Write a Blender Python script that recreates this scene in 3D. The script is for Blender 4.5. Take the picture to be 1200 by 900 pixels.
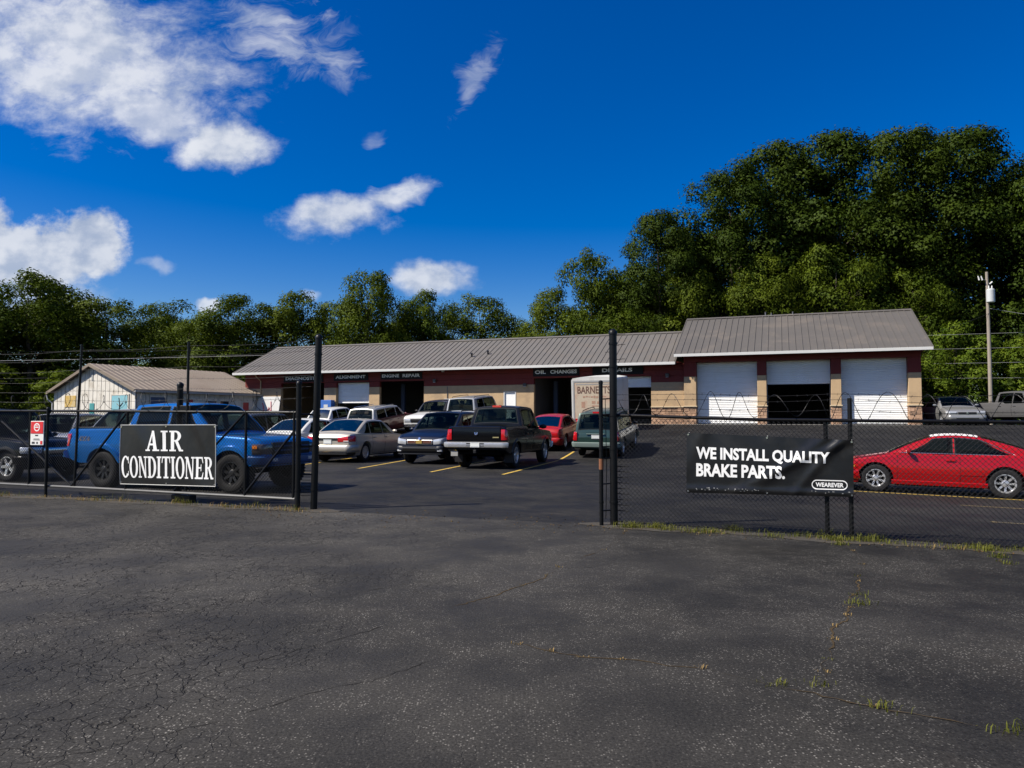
import bpy, bmesh, math, random
import numpy as np
from mathutils import Vector, Matrix

for _o in list(bpy.data.objects):
    bpy.data.objects.remove(_o)
SC = bpy.context.scene
COL = SC.collection
R = math.radians
rnd = random.Random(7)

# ------------------------------------------------------------------ camera
CAM_H = 1.6
cam_d = bpy.data.cameras.new('camera')
cam = bpy.data.objects.new('camera', cam_d)
COL.objects.link(cam)
cam.location = (0, 0, CAM_H)
cam.rotation_euler = (R(90) + math.atan(41 / 870), 0, 0)
cam_d.sensor_width = 36
cam_d.lens = 36 * 870 / 1200
cam_d.clip_start = 0.1
cam_d.clip_end = 3000
SC.camera = cam

# ------------------------------------------------------------------ exposure
SC.view_settings.view_transform = 'Standard'
SC.view_settings.look = 'None'
SC.view_settings.exposure = 0.80
SC.view_settings.gamma = 1
SC.view_settings.use_curve_mapping = False

# ------------------------------------------------------------------ sun
SUN_EL = R(46)
SUN_H = Vector((-0.95, -0.305)).normalized()
TO_SUN = Vector((SUN_H.x * math.cos(SUN_EL), SUN_H.y * math.cos(SUN_EL), math.sin(SUN_EL)))
sl = bpy.data.lights.new('sun', 'SUN')
sl.energy = 5.0
sl.angle = R(0.53)
sl.color = (1.0, 0.93, 0.82)
sun = bpy.data.objects.new('sun', sl)
COL.objects.link(sun)
sun.location = (-40, -15, 60)
sun.rotation_euler = TO_SUN.to_track_quat('Z', 'Y').to_euler()

# ------------------------------------------------------------------ world: sky with clouds
W = bpy.data.worlds.new('World')
SC.world = W
W.use_nodes = True
wt = W.node_tree
wt.nodes.clear()


class NT:
    """tiny node-tree writer"""
    def __init__(s, tree):
        s.t = tree

    def n(s, typ, **kw):
        nd = s.t.nodes.new(typ)
        for k, v in kw.items():
            setattr(nd, k, v)
        return nd

    def set(s, sock, v):
        if v is None:
            return
        if hasattr(v, 'is_linked') or isinstance(v, bpy.types.NodeSocket):
            s.t.links.new(v, sock)
        else:
            sock.default_value = v

    def math(s, op, a, b=None, c=None, clamp=False):
        nd = s.n('ShaderNodeMath', operation=op, use_clamp=clamp)
        s.set(nd.inputs[0], a)
        s.set(nd.inputs[1], b)
        s.set(nd.inputs[2], c)
        return nd.outputs[0]

    def vmath(s, op, a, b=None, scale=None):
        nd = s.n('ShaderNodeVectorMath', operation=op)
        s.set(nd.inputs[0], a)
        s.set(nd.inputs[1], b)
        if scale is not None:
            s.set(nd.inputs['Scale'], scale)
        return nd.outputs[1] if op in ('DOT_PRODUCT', 'LENGTH', 'DISTANCE') else nd.outputs[0]

    def noise(s, vec, scale, detail=4, rough=0.55, dist=0, out=0):
        nd = s.n('ShaderNodeTexNoise')
        s.set(nd.inputs['Vector'], vec)
        nd.inputs['Scale'].default_value = scale
        nd.inputs['Detail'].default_value = detail
        nd.inputs['Roughness'].default_value = rough
        nd.inputs['Distortion'].default_value = dist
        return nd.outputs[out]

    def ramp(s, v, lo, hi, a=0.0, b=1.0):
        nd = s.n('ShaderNodeMapRange', interpolation_type='SMOOTHSTEP', clamp=True)
        s.set(nd.inputs[0], v)
        nd.inputs[1].default_value = lo
        nd.inputs[2].default_value = hi
        nd.inputs[3].default_value = a
        nd.inputs[4].default_value = b
        return nd.outputs[0]

    def mix(s, f, a, b):
        nd = s.n('ShaderNodeMix', data_type='RGBA')
        s.set(nd.inputs[0], f)
        s.set(nd.inputs[6], a)
        s.set(nd.inputs[7], b)
        return nd.outputs[2]

    def sep(s, v):
        nd = s.n('ShaderNodeSeparateXYZ')
        s.set(nd.inputs[0], v)
        return nd.outputs

    def comb(s, x, y, z):
        nd = s.n('ShaderNodeCombineXYZ')
        s.set(nd.inputs[0], x)
        s.set(nd.inputs[1], y)
        s.set(nd.inputs[2], z)
        return nd.outputs[0]


def build_world():
    T = NT(wt)
    sky = T.n('ShaderNodeTexSky', sky_type='NISHITA')
    sky.sun_disc = False
    sky.sun_elevation = SUN_EL
    sky.sun_rotation = math.atan2(TO_SUN.x, TO_SUN.y)
    sky.altitude = 300
    sky.air_density = 1.0
    sky.dust_density = 0.6
    sky.ozone_density = 3.0
    hs = T.n('ShaderNodeHueSaturation')
    hs.inputs['Hue'].default_value = 0.518
    hs.inputs['Saturation'].default_value = 1.58
    hs.inputs['Value'].default_value = 1.0
    wt.links.new(sky.outputs[0], hs.inputs['Color'])
    bg = T.n('ShaderNodeBackground')
    wt.links.new(hs.outputs[0], bg.inputs[0])
    bg.inputs[1].default_value = 0.068
    # clouds, laid out over the dome by direction
    d = T.n('ShaderNodeTexCoord').outputs['Generated']
    x, y, z = T.sep(d)[:3]
    yy = T.math('MAXIMUM', y, 0.08)
    p = T.comb(T.math('DIVIDE', x, yy), T.math('DIVIDE', z, yy), 0.0)
    wv = T.noise(p, 5.0, 3, 0.6, out=1)
    wv = T.vmath('SUBTRACT', wv, (0.5, 0.5, 0.5))
    w2 = T.vmath('SUBTRACT', T.noise(p, 17.0, 3, 0.65, out=1), (0.5, 0.5, 0.5))
    pw = T.vmath('ADD', p, T.vmath('SCALE', wv, scale=0.075))
    pw = T.vmath('ADD', pw, T.vmath('SCALE', w2, scale=0.035))
    pw = T.vmath('MULTIPLY', pw, (1.0, 1.0, 0.0))
    nz = T.noise(T.vmath('MULTIPLY', p, (1.0, 1.25, 1.0)), 11.0, 7, 0.64)
    mpw = T.n('ShaderNodeMapping')
    T.set(mpw.inputs[0], pw)
    mpw.inputs[2].default_value = (0, 0, R(-38))
    mpw.inputs[3].default_value = (5.0, 13.0, 1.0)
    nw = T.noise(mpw.outputs[0], 1.5, 6, 0.66, 0.9)
    puff = T.math('MULTIPLY_ADD', nz, 1.9, -0.95)
    wisp = T.math('MULTIPLY_ADD', nw, 3.4, -1.75)
    veil = T.math('ADD', T.math('MULTIPLY', puff, 0.75), T.math('MULTIPLY', wisp, 0.35))
    # (tan azimuth, tan height, half width, half height, tilt deg, opacity, edge softness, texture)
    blobs = [(-0.60, 0.50, 0.27, 0.13, -10, 0.90, 0.85, veil), (-0.50, 0.43, 0.15, 0.06, -24, 0.80, 0.8, veil), (-0.393, 0.376, 0.082, 0.048, 0, 1.0, 0.75, puff),
             (-0.33, 0.535, 0.10, 0.06, -25, 0.60, 1.0, wisp), (-0.25, 0.50, 0.06, 0.06, 20, 0.55, 1.0, wisp),
             (-0.66, 0.230, 0.125, 0.062, -5, 1.0, 0.42, puff), (-0.72, 0.26, 0.07, 0.06, 0, 1.0, 0.45, puff), (-0.575, 0.235, 0.06, 0.05, 0, 1.0, 0.45, puff), (-0.64, 0.165, 0.10, 0.04, 0, 0.85, 0.9, veil),
             (-0.250, 0.272, 0.085, 0.034, 4, 0.95, 0.85, puff), (-0.160, 0.303, 0.070, 0.023, 22, 0.9, 0.9, veil), (-0.115, 0.186, 0.068, 0.027, 0, 0.95, 0.85, puff),
             (-0.055, 0.46, 0.022, 0.075, -30, 0.45, 1.1, wisp), (-0.49, 0.205, 0.03, 0.012, 0, 0.4, 0.9, veil), (-0.42, 0.155, 0.024, 0.014, 0, 0.8, 0.6, puff), (-0.19, 0.377, 0.02, 0.014, 0, 0.3, 1.0, wisp), (-0.27, 0.172, 0.02, 0.01, 0, 0.4, 0.8, veil)]
    acc = None
    for bx, bz, rx, rz, tilt, op, soft, tex in blobs:
        mp = T.n('ShaderNodeMapping', vector_type='TEXTURE')
        T.set(mp.inputs[0], pw)
        mp.inputs[1].default_value = (bx, bz, 0)
        mp.inputs[2].default_value = (0, 0, R(tilt))
        mp.inputs[3].default_value = (rx, rz, 1)
        b = T.math('MULTIPLY_ADD', T.vmath('LENGTH', mp.outputs[0]), -1.15, 1.15)
        b = T.ramp(T.math('ADD', T.math('MINIMUM', b, 0.75), tex), -0.05, soft, 0.0, op)
        acc = b if acc is None else T.math('MAXIMUM', acc, b)
    front = T.ramp(y, 0.30, 0.42)
    dens = T.math('MULTIPLY', acc, front)
    # unseen clouds over the rest of the dome, thickened to whiten fill light
    zz = T.math('ADD', T.math('MAXIMUM', z, 0.02), 0.12)
    pp = T.comb(T.math('DIVIDE', x, zz), T.math('DIVIDE', y, zz), 3.0)
    gz = T.noise(pp, 1.1, 4, 0.6)
    gen = T.math('MULTIPLY', T.math('MULTIPLY', T.ramp(gz, 0.50, 0.66), T.ramp(z, 0.0, 0.08)), T.math('SUBTRACT', 1.0, T.ramp(y, 0.28, 0.40)))
    den = T.math('MAXIMUM', dens, gen)
    # self shading of the cloud: brighter towards the sun side, greyer low and in folds
    shn = T.noise(T.vmath('MULTIPLY', T.vmath('ADD', p, (-0.014, 0.018, 0.0)), (1.0, 1.25, 1.0)), 11.0, 3, 0.64)
    lit = T.math('SUBTRACT', nz, shn)
    lit = T.ramp(lit, -0.16, 0.14)
    body = T.noise(p, 4.0, 2, 0.55)
    lit = T.math('ADD', T.math('MULTIPLY', lit, 0.6), T.math('MULTIPLY', T.ramp(body, 0.3, 0.65), 0.45), clamp=True)
    cc = T.mix(lit, (0.36, 0.44, 0.60, 1), (0.86, 0.88, 0.92, 1))
    bg2 = T.n('ShaderNodeBackground')
    wt.links.new(cc, bg2.inputs[0])
    bg2.inputs[1].default_value = 0.57
    mx = T.n('ShaderNodeMixShader')
    T.set(mx.inputs[0], T.math('MULTIPLY', den, 0.93))
    wt.links.new(bg.outputs[0], mx.inputs[1])
    wt.links.new(bg2.outputs[0], mx.inputs[2])
    out = T.n('ShaderNodeOutputWorld')
    wt.links.new(mx.outputs[0], out.inputs[0])


build_world()
W.cycles.sampling_method = 'MANUAL'
W.cycles.sample_map_resolution = 256
SC.cycles.max_bounces = 6
SC.cycles.diffuse_bounces = 2
SC.cycles.glossy_bounces = 3
SC.cycles.caustics_reflective = False
SC.cycles.caustics_refractive = False

# ------------------------------------------------------------------ site grid: s runs along the fence and facade, t runs back from the road
GA = R(20)
CU, SU = math.cos(GA), math.sin(GA)
YAW = -GA                      # rotation that turns +x into +s


def xy(s, t):
    return (s * CU + t * SU, -s * SU + t * CU)


def st_of(x, y):
    return (x * CU - y * SU, x * SU + y * CU)


def sm(v):
    v = min(1.0, max(0.0, v))
    return v * v * (3 - 2 * v)


FLOOR = 1.28


def gz(x, y):
    s, t = st_of(x, y)
    r = min(1.0, max(0.0, (t - 27.5) / 14.8))
    z = FLOOR * (0.6 * r + 0.4 * sm(r)) if 0 < r < 1 else FLOOR * r
    z -= 0.0165 * max(0.0, min(x, 16) - 2) * (1 - sm((t - 22) / 18))
    return z


def gst(s, t):
    x, y = xy(s, t)
    return gz(x, y)


# ------------------------------------------------------------------ materials
MATS = {}


def mat(name, col, rough=0.6, metal=0.0, var=0.0, vscale=3.0, bump=0.0, bscale=20.0, coat=0.0, spec=0.5, coords='Position', dirt=None, dscale=1.0, island=0.0):
    if name in MATS:
        return MATS[name]
    m = bpy.data.materials.new(name)
    m.use_nodes = True
    t = m.node_tree
    T = NT(t)
    b = t.nodes['Principled BSDF']
    b.inputs['Roughness'].default_value = rough
    b.inputs['Metallic'].default_value = metal
    b.inputs['Coat Weight'].default_value = coat
    b.inputs['Coat Roughness'].default_value = 0.05
    b.inputs['Specular IOR Level'].default_value = spec
    c4 = (*col, 1)
    b.inputs['Base Color'].default_value = c4
    if coords == 'Position':
        vec = T.n('ShaderNodeNewGeometry').outputs['Position']
    else:
        vec = T.n('ShaderNodeTexCoord').outputs['Object']
    c = None
    if var or dirt or island:
        c = T.n('ShaderNodeRGB').outputs[0]
        c.default_value = c4
    if var:
        n = T.noise(vec, vscale, 5, 0.6)
        f = T.math('MULTIPLY_ADD', n, 2 * var, 1 - var)
        c = T.vmath('SCALE', c, scale=f)
    if island:
        ri = T.n('ShaderNodeNewGeometry').outputs['Random Per Island']
        f = T.math('MULTIPLY_ADD', ri, 2 * island, 1 - island)
        c = T.vmath('SCALE', c, scale=f)
    if dirt:
        n = T.noise(vec, dscale, 7, 0.65, 0.4)
        c = T.mix(T.ramp(n, 0.48, 0.68, 0, 0.75), c, (*dirt, 1))
    if c is not None:
        t.links.new(c, b.inputs['Base Color'])
    if bump:
        bp = T.n('ShaderNodeBump')
        bp.inputs['Strength'].default_value = bump
        bp.inputs['Distance'].default_value = 0.02
        t.links.new(T.noise(vec, bscale, 5, 0.6), bp.inputs['Height'])
        t.links.new(bp.outputs[0], b.inputs['Normal'])
    MATS[name] = m
    return m


def paint(name, col, metal=0.25, rough=0.32, coat=0.55):
    """car paint with a film of road dust"""
    m = mat('paint_' + name, col, rough, metal, var=0.10, vscale=6.0, coat=coat, coords='Object', spec=0.4)
    return m


M_GLASS = mat('car_glass', (0.013, 0.020, 0.022), 0.03, 0, spec=0.65, bump=0.02, bscale=2.5)
M_TRIM = mat('black_trim', (0.008, 0.008, 0.009), 0.5, spec=0.3)
M_TYRE = mat('tyre_rubber', (0.010, 0.010, 0.011), 0.8, var=0.25, vscale=12, coords='Object', spec=0.25)
M_UNDER = mat('underbody', (0.005, 0.005, 0.005), 0.9, spec=0.1)
M_ALLOY = mat('alloy', (0.52, 0.52, 0.53), 0.32, 0.7)
M_BLACKRIM = mat('black_rim', (0.018, 0.018, 0.019), 0.35, 0.3)
M_CHROME = mat('chrome', (0.68, 0.68, 0.69), 0.18, 1.0, bump=0.04, bscale=9)
M_LAMP = mat('headlamp_lens', (0.55, 0.57, 0.60), 0.08, 0.35, coat=1.0)
M_RED = mat('tail_lens', (0.42, 0.008, 0.012), 0.12, 0, coat=1.0)
M_AMBER = mat('amber_lens', (0.55, 0.16, 0.02), 0.15, 0, coat=1.0)
M_PLATE = mat('plate_white', (0.62, 0.64, 0.62), 0.45)
M_PLATETXT = mat('plate_ink', (0.06, 0.08, 0.14), 0.5)
M_BLACKIRON = mat('black_fence_paint', (0.0045, 0.0045, 0.005), 0.38, 0.0, var=0.3, vscale=8, bump=0.1, bscale=60, spec=0.22)
M_WIRE = mat('galvanised_wire', (0.16, 0.16, 0.17), 0.45, 0.7)
M_BWIRE = mat('black_wire', (0.008, 0.008, 0.009), 0.5, 0.0, spec=0.3)


# ------------------------------------------------------------------ mesh helpers
class MB:
    def __init__(s):
        s.v, s.f, s.m = [], [], []

    def add(s, vs, fs, mi=0):
        o = len(s.v)
        s.v += [tuple(p) for p in vs]
        s.f += [tuple(i + o for i in f) for f in fs]
        s.m += [mi] * len(fs)
        return s

    def box(s, x0, x1, y0, y1, z0, z1, mi=0, tf=None):
        vs = [(x, y, z) for z in (z0, z1) for y in (y0, y1) for x in (x0, x1)]
        if tf:
            vs = [tf(p) for p in vs]
        s.add(vs, [(0, 2, 3, 1), (4, 5, 7, 6), (0, 1, 5, 4), (2, 6, 7, 3), (0, 4, 6, 2), (1, 3, 7, 5)], mi)
        return s

    def bevbox(s, x0, x1, y0, y1, z0, z1, b=0.01, mi=0):
        """box with chamfered edges"""
        vs = []
        for z, k in ((z0, b), (z0 + b, 0), (z1 - b, 0), (z1, b)):
            a0, a1, c0, c1 = x0 + k, x1 - k, y0 + k, y1 - k
            vs += [(a0 + b, c0, z), (a1 - b, c0, z), (a1, c0 + b, z), (a1, c1 - b, z), (a1 - b, c1, z), (a0 + b, c1, z), (a0, c1 - b, z), (a0, c0 + b, z)]
        fs = [tuple(range(7, -1, -1)), tuple(range(24, 32))]
        for r in range(3):
            for i in range(8):
                j = (i + 1) % 8
                fs.append((r * 8 + i, r * 8 + j, r * 8 + 8 + j, r * 8 + 8 + i))
        s.add(vs, fs, mi)
        return s

    def tube(s, pts, rad, n=6, mi=0, cap=True):
        pts = [Vector(p) for p in pts]
        rads = rad if isinstance(rad, (list, tuple)) else [rad] * len(pts)
        vs, fs = [], []
        up = None
        for i, p in enumerate(pts):
            d = (pts[min(i + 1, len(pts) - 1)] - pts[max(i - 1, 0)])
            d = d.normalized() if d.length > 1e-9 else Vector((0, 0, 1))
            if up is None:
                up = Vector((0, 0, 1)) if abs(d.z) < 0.9 else Vector((1, 0, 0))
            a = d.cross(up)
            if a.length < 1e-6:
                a = d.orthogonal()
            a.normalize()
            b = a.cross(d).normalized()
            up = b
            for k in range(n):
                an = 2 * math.pi * k / n
                vs.append(p + (a * math.cos(an) + b * math.sin(an)) * rads[i])
        for i in range(len(pts) - 1):
            for k in range(n):
                k2 = (k + 1) % n
                fs.append((i * n + k, i * n + k2, (i + 1) * n + k2, (i + 1) * n + k))
        if cap:
            fs.append(tuple(range(n - 1, -1, -1)))
            fs.append(tuple((len(pts) - 1) * n + k for k in range(n)))
        s.add(vs, fs, mi)
        return s

    def grid(s, rows, mi=0, closed=False):
        """rows: list of equal-length point lists"""
        n = len(rows[0])
        vs = [p for r in rows for p in r]
        fs = []
        for i in range(len(rows) - 1):
            for k in range(n - 1 + (1 if closed else 0)):
                k2 = (k + 1) % n
                fs.append((i * n + k, i * n + k2, (i + 1) * n + k2, (i + 1) * n + k))
        s.add(vs, fs, mi)
        return s

    def prism(s, poly, y0, y1, mi=0, axis='y'):
        """extrude an x-z polygon from y0 to y1"""
        n = len(poly)
        if axis == 'y':
            vs = [(p[0], y0, p[1]) for p in poly] + [(p[0], y1, p[1]) for p in poly]
        else:
            vs = [(p[0], p[1], y0) for p in poly] + [(p[0], p[1], y1) for p in poly]
        fs = [tuple(range(n)), tuple(range(2 * n - 1, n - 1, -1))]
        for i in range(n):
            j = (i + 1) % n
            fs.append((i, i + n, j + n, j))
        s.add(vs, fs, mi)
        return s

    def mesh(s, name, mats, smooth=False, angle=35):
        me = bpy.data.meshes.new(name)
        me.from_pydata(s.v, [], s.f)
        for m in (mats if isinstance(mats, (list, tuple)) else [mats]):
            me.materials.append(m)
        if any(s.m):
            me.polygons.foreach_set('material_index', s.m)
        if smooth:
            me.polygons.foreach_set('use_smooth', [True] * len(me.polygons))
            me.set_sharp_from_angle(angle=R(angle))
        me.update()
        return me

    def build(s, name, mats, parent=None, smooth=False, angle=35, **props):
        return link(name, s.mesh(name, mats, smooth, angle), parent, **props)


def link(name, me, parent=None, loc=None, rz=None, **props):
    o = bpy.data.objects.new(name, me)
    COL.objects.link(o)
    if parent is not None:
        o.parent = parent
    if loc is not None:
        o.location = loc
    if rz is not None:
        o.rotation_euler = (0, 0, rz)
    for k, v in props.items():
        if v is not None:
            o[k] = v
    return o


def thing(name, label, cat, loc=(0, 0, 0), rz=0.0, group=None):
    o = bpy.data.objects.new(name, None)
    o.empty_display_size = 0.2
    COL.objects.link(o)
    o.location = loc
    o.rotation_euler = (0, 0, rz)
    o['label'] = label
    o['category'] = cat
    if group:
        o['group'] = group
    return o


def site(name, label, cat, group=None):
    """a thing whose local x is s, local y is t (origin at the world origin, turned to the site grid)"""
    return thing(name, label, cat, (0, 0, 0), YAW, group)


def copy_tree(root, parent=None):
    c = root.copy()
    COL.objects.link(c)
    c.parent = parent
    for ch in [o for o in root.children]:
        copy_tree(ch, c)
    return c


def text_mesh(txt, size, bold=0.0, spacing=1.0):
    cu = bpy.data.curves.new('lettering', 'FONT')
    cu.body = txt
    cu.size = size
    cu.offset = bold
    cu.space_character = spacing
    cu.align_x = 'LEFT'
    cu.resolution_u = 3
    ob = bpy.data.objects.new('lettering', cu)
    COL.objects.link(ob)
    dg = bpy.context.evaluated_depsgraph_get()
    dg.update()
    me = bpy.data.meshes.new_from_object(ob.evaluated_get(dg))
    bpy.data.objects.remove(ob)
    return me


def place_text(txt, mapf, x0, x1, z0, z1, bold=0.0, fine=0.0):
    """vertices of the lettering fitted into the rectangle and sent through mapf(x, z); returns verts, faces"""
    me = text_mesh(txt, 1.0, bold)
    if fine:                  # cut small enough to follow folds in the cloth
        bm = bmesh.new()
        bm.from_mesh(me)
        bmesh.ops.remove_doubles(bm, verts=bm.verts, dist=1e-5)
        bmesh.ops.triangulate(bm, faces=bm.faces)
        for _ in range(7):
            long_ = [e for e in bm.edges if e.calc_length() > fine]
            if not long_:
                break
            bmesh.ops.subdivide_edges(bm, edges=long_, cuts=1)
            bmesh.ops.triangulate(bm, faces=[f for f in bm.faces if len(f.verts) > 3])
        bm.to_mesh(me)
        bm.free()
    n = len(me.vertices)
    co = np.zeros(n * 3)
    me.vertices.foreach_get('co', co)
    co = co.reshape(-1, 3)
    lo, hi = co.min(0), co.max(0)
    fs = [tuple(p.vertices) for p in me.polygons]
    vs = []
    for p in co:
        vs.append(mapf(x0 + (p[0] - lo[0]) / (hi[0] - lo[0]) * (x1 - x0), z0 + (p[1] - lo[1]) / (hi[1] - lo[1]) * (z1 - z0)))
    bpy.data.meshes.remove(me)
    return vs, fs

# ================================================================== GROUND
def asphalt(name, dark, light, crack_amt, chip, sheen):
    m = bpy.data.materials.new(name)
    m.use_nodes = True
    t = m.node_tree
    T = NT(t)
    b = t.nodes['Principled BSDF']
    pos = T.n('ShaderNodeNewGeometry').outputs['Position']
    big = T.noise(pos, 0.16, 2, 0.6, 0.6)
    mid = T.noise(pos, 0.9, 5, 0.65)
    fine = T.noise(pos, 60.0, 2, 0.7)
    f = T.math('ADD', T.math('MULTIPLY', T.ramp(big, 0.32, 0.68), 0.45), T.math('MULTIPLY', T.ramp(mid, 0.3, 0.7), 0.3))
    if crack_amt:             # apron tone grows lighter towards the left, broken up by noise
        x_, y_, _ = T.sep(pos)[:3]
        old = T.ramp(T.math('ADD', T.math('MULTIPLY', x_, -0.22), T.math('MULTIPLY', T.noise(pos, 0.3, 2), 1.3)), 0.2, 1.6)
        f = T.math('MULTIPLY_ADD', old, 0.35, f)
    c = T.mix(f, (*dark, 1), (*light, 1))
    c = T.vmath('SCALE', c, scale=T.math('MULTIPLY_ADD', fine, 2.2, -0.1))
    # pale stone chips in the binder
    vo = T.n('ShaderNodeTexVoronoi')
    vo.inputs['Scale'].default_value = 68
    t.links.new(pos, vo.inputs['Vector'])
    cell = T.sep(vo.outputs['Color'])[0]
    chipm = T.math('MULTIPLY', T.math('GREATER_THAN', cell, 0.72), T.ramp(vo.outputs['Distance'], 0.20, 0.48, 1, 0))
    worn = T.math('MULTIPLY', T.ramp(mid, 0.38, 0.62, 0.15, 1.0), T.ramp(T.noise(pos, 7.0, 2), 0.35, 0.6, 0.25, 1.0))
    c = T.mix(T.math('MULTIPLY', T.math('MULTIPLY', chipm, chip), worn), c, (0.19, 0.18, 0.165, 1))
    # oil and tyre stains
    stn = T.noise(pos, 0.45, 3, 0.7, 0.8)
    c = T.mix(T.ramp(stn, 0.55, 0.70, 0, 0.30 if crack_amt else 0.6), c, (0.010, 0.010, 0.011, 1))
    # brown dust
    dst = T.noise(T.vmath('ADD', pos, (17.0, 3.0, 0.0)), 0.33, 4, 0.7, 0.8)
    c = T.mix(T.ramp(dst, 0.58, 0.78, 0, 0.22), c, (0.075, 0.062, 0.048, 1))
    h = T.math('MULTIPLY', fine, 0.5)
    if crack_amt:
        wob = T.vmath('SCALE', T.noise(pos, 1.6, 4, 0.6, out=1), scale=0.55)
        pv = T.vmath('ADD', T.vmath('MULTIPLY', pos, (1.0, 0.62, 1.0)), wob)
        ed = T.n('ShaderNodeTexVoronoi', feature='DISTANCE_TO_EDGE')
        ed.inputs['Scale'].default_value = 8.5
        t.links.new(pv, ed.inputs['Vector'])
        line = T.ramp(ed.outputs['Distance'], 0.006, 0.045, 1, 0)
        x, y, _ = T.sep(pos)[:3]
        area = T.ramp(T.math('ADD', T.math('MULTIPLY', x, -0.30), T.math('MULTIPLY', T.noise(pos, 0.5, 4), 2.4)), 1.25, 2.0)
        line = T.math('MULTIPLY', T.math('MULTIPLY', line, area), T.ramp(T.noise(pos, 1.3, 3), 0.32, 0.55))
        line = T.math('MULTIPLY', line, crack_amt)
        c = T.mix(line, c, (0.010, 0.009, 0.008, 1))
        h = T.math('SUBTRACT', h, T.math('MULTIPLY', line, 1.6))
    t.links.new(c, b.inputs['Base Color'])
    b.inputs['Specular IOR Level'].default_value = sheen
    t.links.new(T.ramp(mid, 0.3, 0.7, 0.60, 0.85), b.inputs['Roughness'])
    bp = T.n('ShaderNodeBump')
    bp.inputs['Strength'].default_value = 0.65
    bp.inputs['Distance'].default_value = 0.012
    t.links.new(h, bp.inputs['Height'])
    t.links.new(bp.outputs[0], b.inputs['Normal'])
    return m


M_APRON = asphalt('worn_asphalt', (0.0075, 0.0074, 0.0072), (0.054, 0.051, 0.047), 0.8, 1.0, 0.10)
M_LOT = asphalt('sealed_asphalt', (0.0062, 0.0060, 0.0060), (0.028, 0.027, 0.026), 0.0, 0.5, 0.15)
M_DIRT = mat('dry_soil', (0.034, 0.028, 0.020), 0.95, var=0.45, vscale=6, bump=0.6, bscale=40, dirt=(0.03, 0.03, 0.03), dscale=2.2)
M_TURF = mat('rough_turf', (0.06, 0.085, 0.025), 0.95, var=0.4, vscale=2.0, bump=0.6, bscale=30, dirt=(0.09, 0.07, 0.04), dscale=0.6)
M_CRACK = mat('crack_fill', (0.050, 0.036, 0.020), 0.95, var=0.6, vscale=9, spec=0.1)
M_CRACKD = mat('crack_dark', (0.012, 0.011, 0.010), 0.95, spec=0.1)


def axis(lo, hi, fine_lo, fine_hi, step, far):
    a = list(np.arange(fine_lo, fine_hi + 1e-6, step))
    v = fine_lo
    k = step
    left = []
    while v > lo:
        k = min(k * 1.7, far)
        v -= k
        left.append(max(v, lo))
    v = fine_hi
    k = step
    right = []
    while v < hi:
        k = min(k * 1.7, far)
        v += k
        right.append(min(v, hi))
    return left[::-1] + a + right


def sheet(name, sa, ta, off, m, **props):
    mb = MB()
    rows = []
    for t_ in ta:
        row = []
        for s_ in sa:
            x, y = xy(s_, t_)
            row.append((x, y, gz(x, y) + off))
        rows.append(row)
    mb.grid(rows)
    return mb.build(name, m, None, True, **props)


sheet('ground', axis(-900, 900, -60, 60, 1.5, 90), axis(-500, 1200, -6, 60, 1.5, 90), -0.07, M_TURF, kind='structure')
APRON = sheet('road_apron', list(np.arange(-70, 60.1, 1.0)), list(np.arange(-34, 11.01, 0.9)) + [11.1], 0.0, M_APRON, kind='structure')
LOT = sheet('parking_lot', list(np.arange(-58, 46.1, 1.0)), [11.1] + list(np.arange(12, 48.1, 0.8)), 0.0, M_LOT, kind='structure')

# dirt strips under the two fences, ragged edges
def dirt_strip(s0, s1, seed):
    r = random.Random(seed)
    mb = MB()
    rows = []
    n = int((s1 - s0) / 0.12)
    for i in range(n + 1):
        s_ = s0 + (s1 - s0) * i / n
        k = min(1, min(i, n - i) / 4)
        a = 11.05 - (0.16 + 0.10 * math.sin(i * 0.31 + seed) + r.uniform(0, 0.10)) * k
        b = 11.20 + (0.14 + 0.08 * math.sin(i * 0.23) + r.uniform(0, 0.08)) * k
        row = []
        for q in (0, 0.33, 0.66, 1):
            x, y = xy(s_, a + (b - a) * q)
            row.append((x, y, gz(x, y) + (0.004 if q in (0, 1) else 0.010)))
        rows.append(row)
    mb.grid(rows)
    mb.build('dirt_verge', M_DIRT, None, True, kind='structure')


dirt_strip(-22, -7.2, 1)
dirt_strip(-2.95, 16, 5)

# painted stall lines
M_YEL = mat('yellow_line_paint', (0.50, 0.33, 0.05), 0.75, var=0.3, vscale=5, dirt=(0.05, 0.045, 0.04), dscale=5.0)
M_YELF = mat('faded_line_paint', (0.16, 0.12, 0.05), 0.8, var=0.4, vscale=5, dirt=(0.03, 0.03, 0.03), dscale=3.0)


def line(s0, t0, s1, t1, w=0.1, m=M_YEL):
    mb = MB()
    L = math.hypot(s1 - s0, t1 - t0)
    n = max(2, int(L / 0.5))
    ps, pt = -(t1 - t0) / L * w / 2, (s1 - s0) / L * w / 2
    rows = []
    for i in range(n + 1):
        a = i / n
        row = []
        for k in (-1, 1):
            x, y = xy(s0 + (s1 - s0) * a + k * ps, t0 + (t1 - t0) * a + k * pt)
            row.append((x, y, gz(x, y) + 0.005))
        rows.append(row)
    mb.grid(rows)
    mb.build('painted_line', m, LOT)


for a in ((-12.9, 20.9, -13.9, 26.5), (-10.0, 20.3, -10.7, 26.5), (-7.6, 20.1, -8.35, 30.6), (-15.7, 21.6, -16.6, 26.4), (-18.4, 22.2, -19.2, 26.5),
          (1.2, 19.35, 9.5, 18.3)):
    line(*a)
for a in ((3.3, 17.0, 9.0, 16.3), (-14.0, 18.9, -13.0, 18.8), (3.2, 14.3, 8.5, 13.6)):
    line(*a, m=M_YELF)

# long cracks in the apron, as thin sunken-looking strips of grit
CRACKS = []


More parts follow.
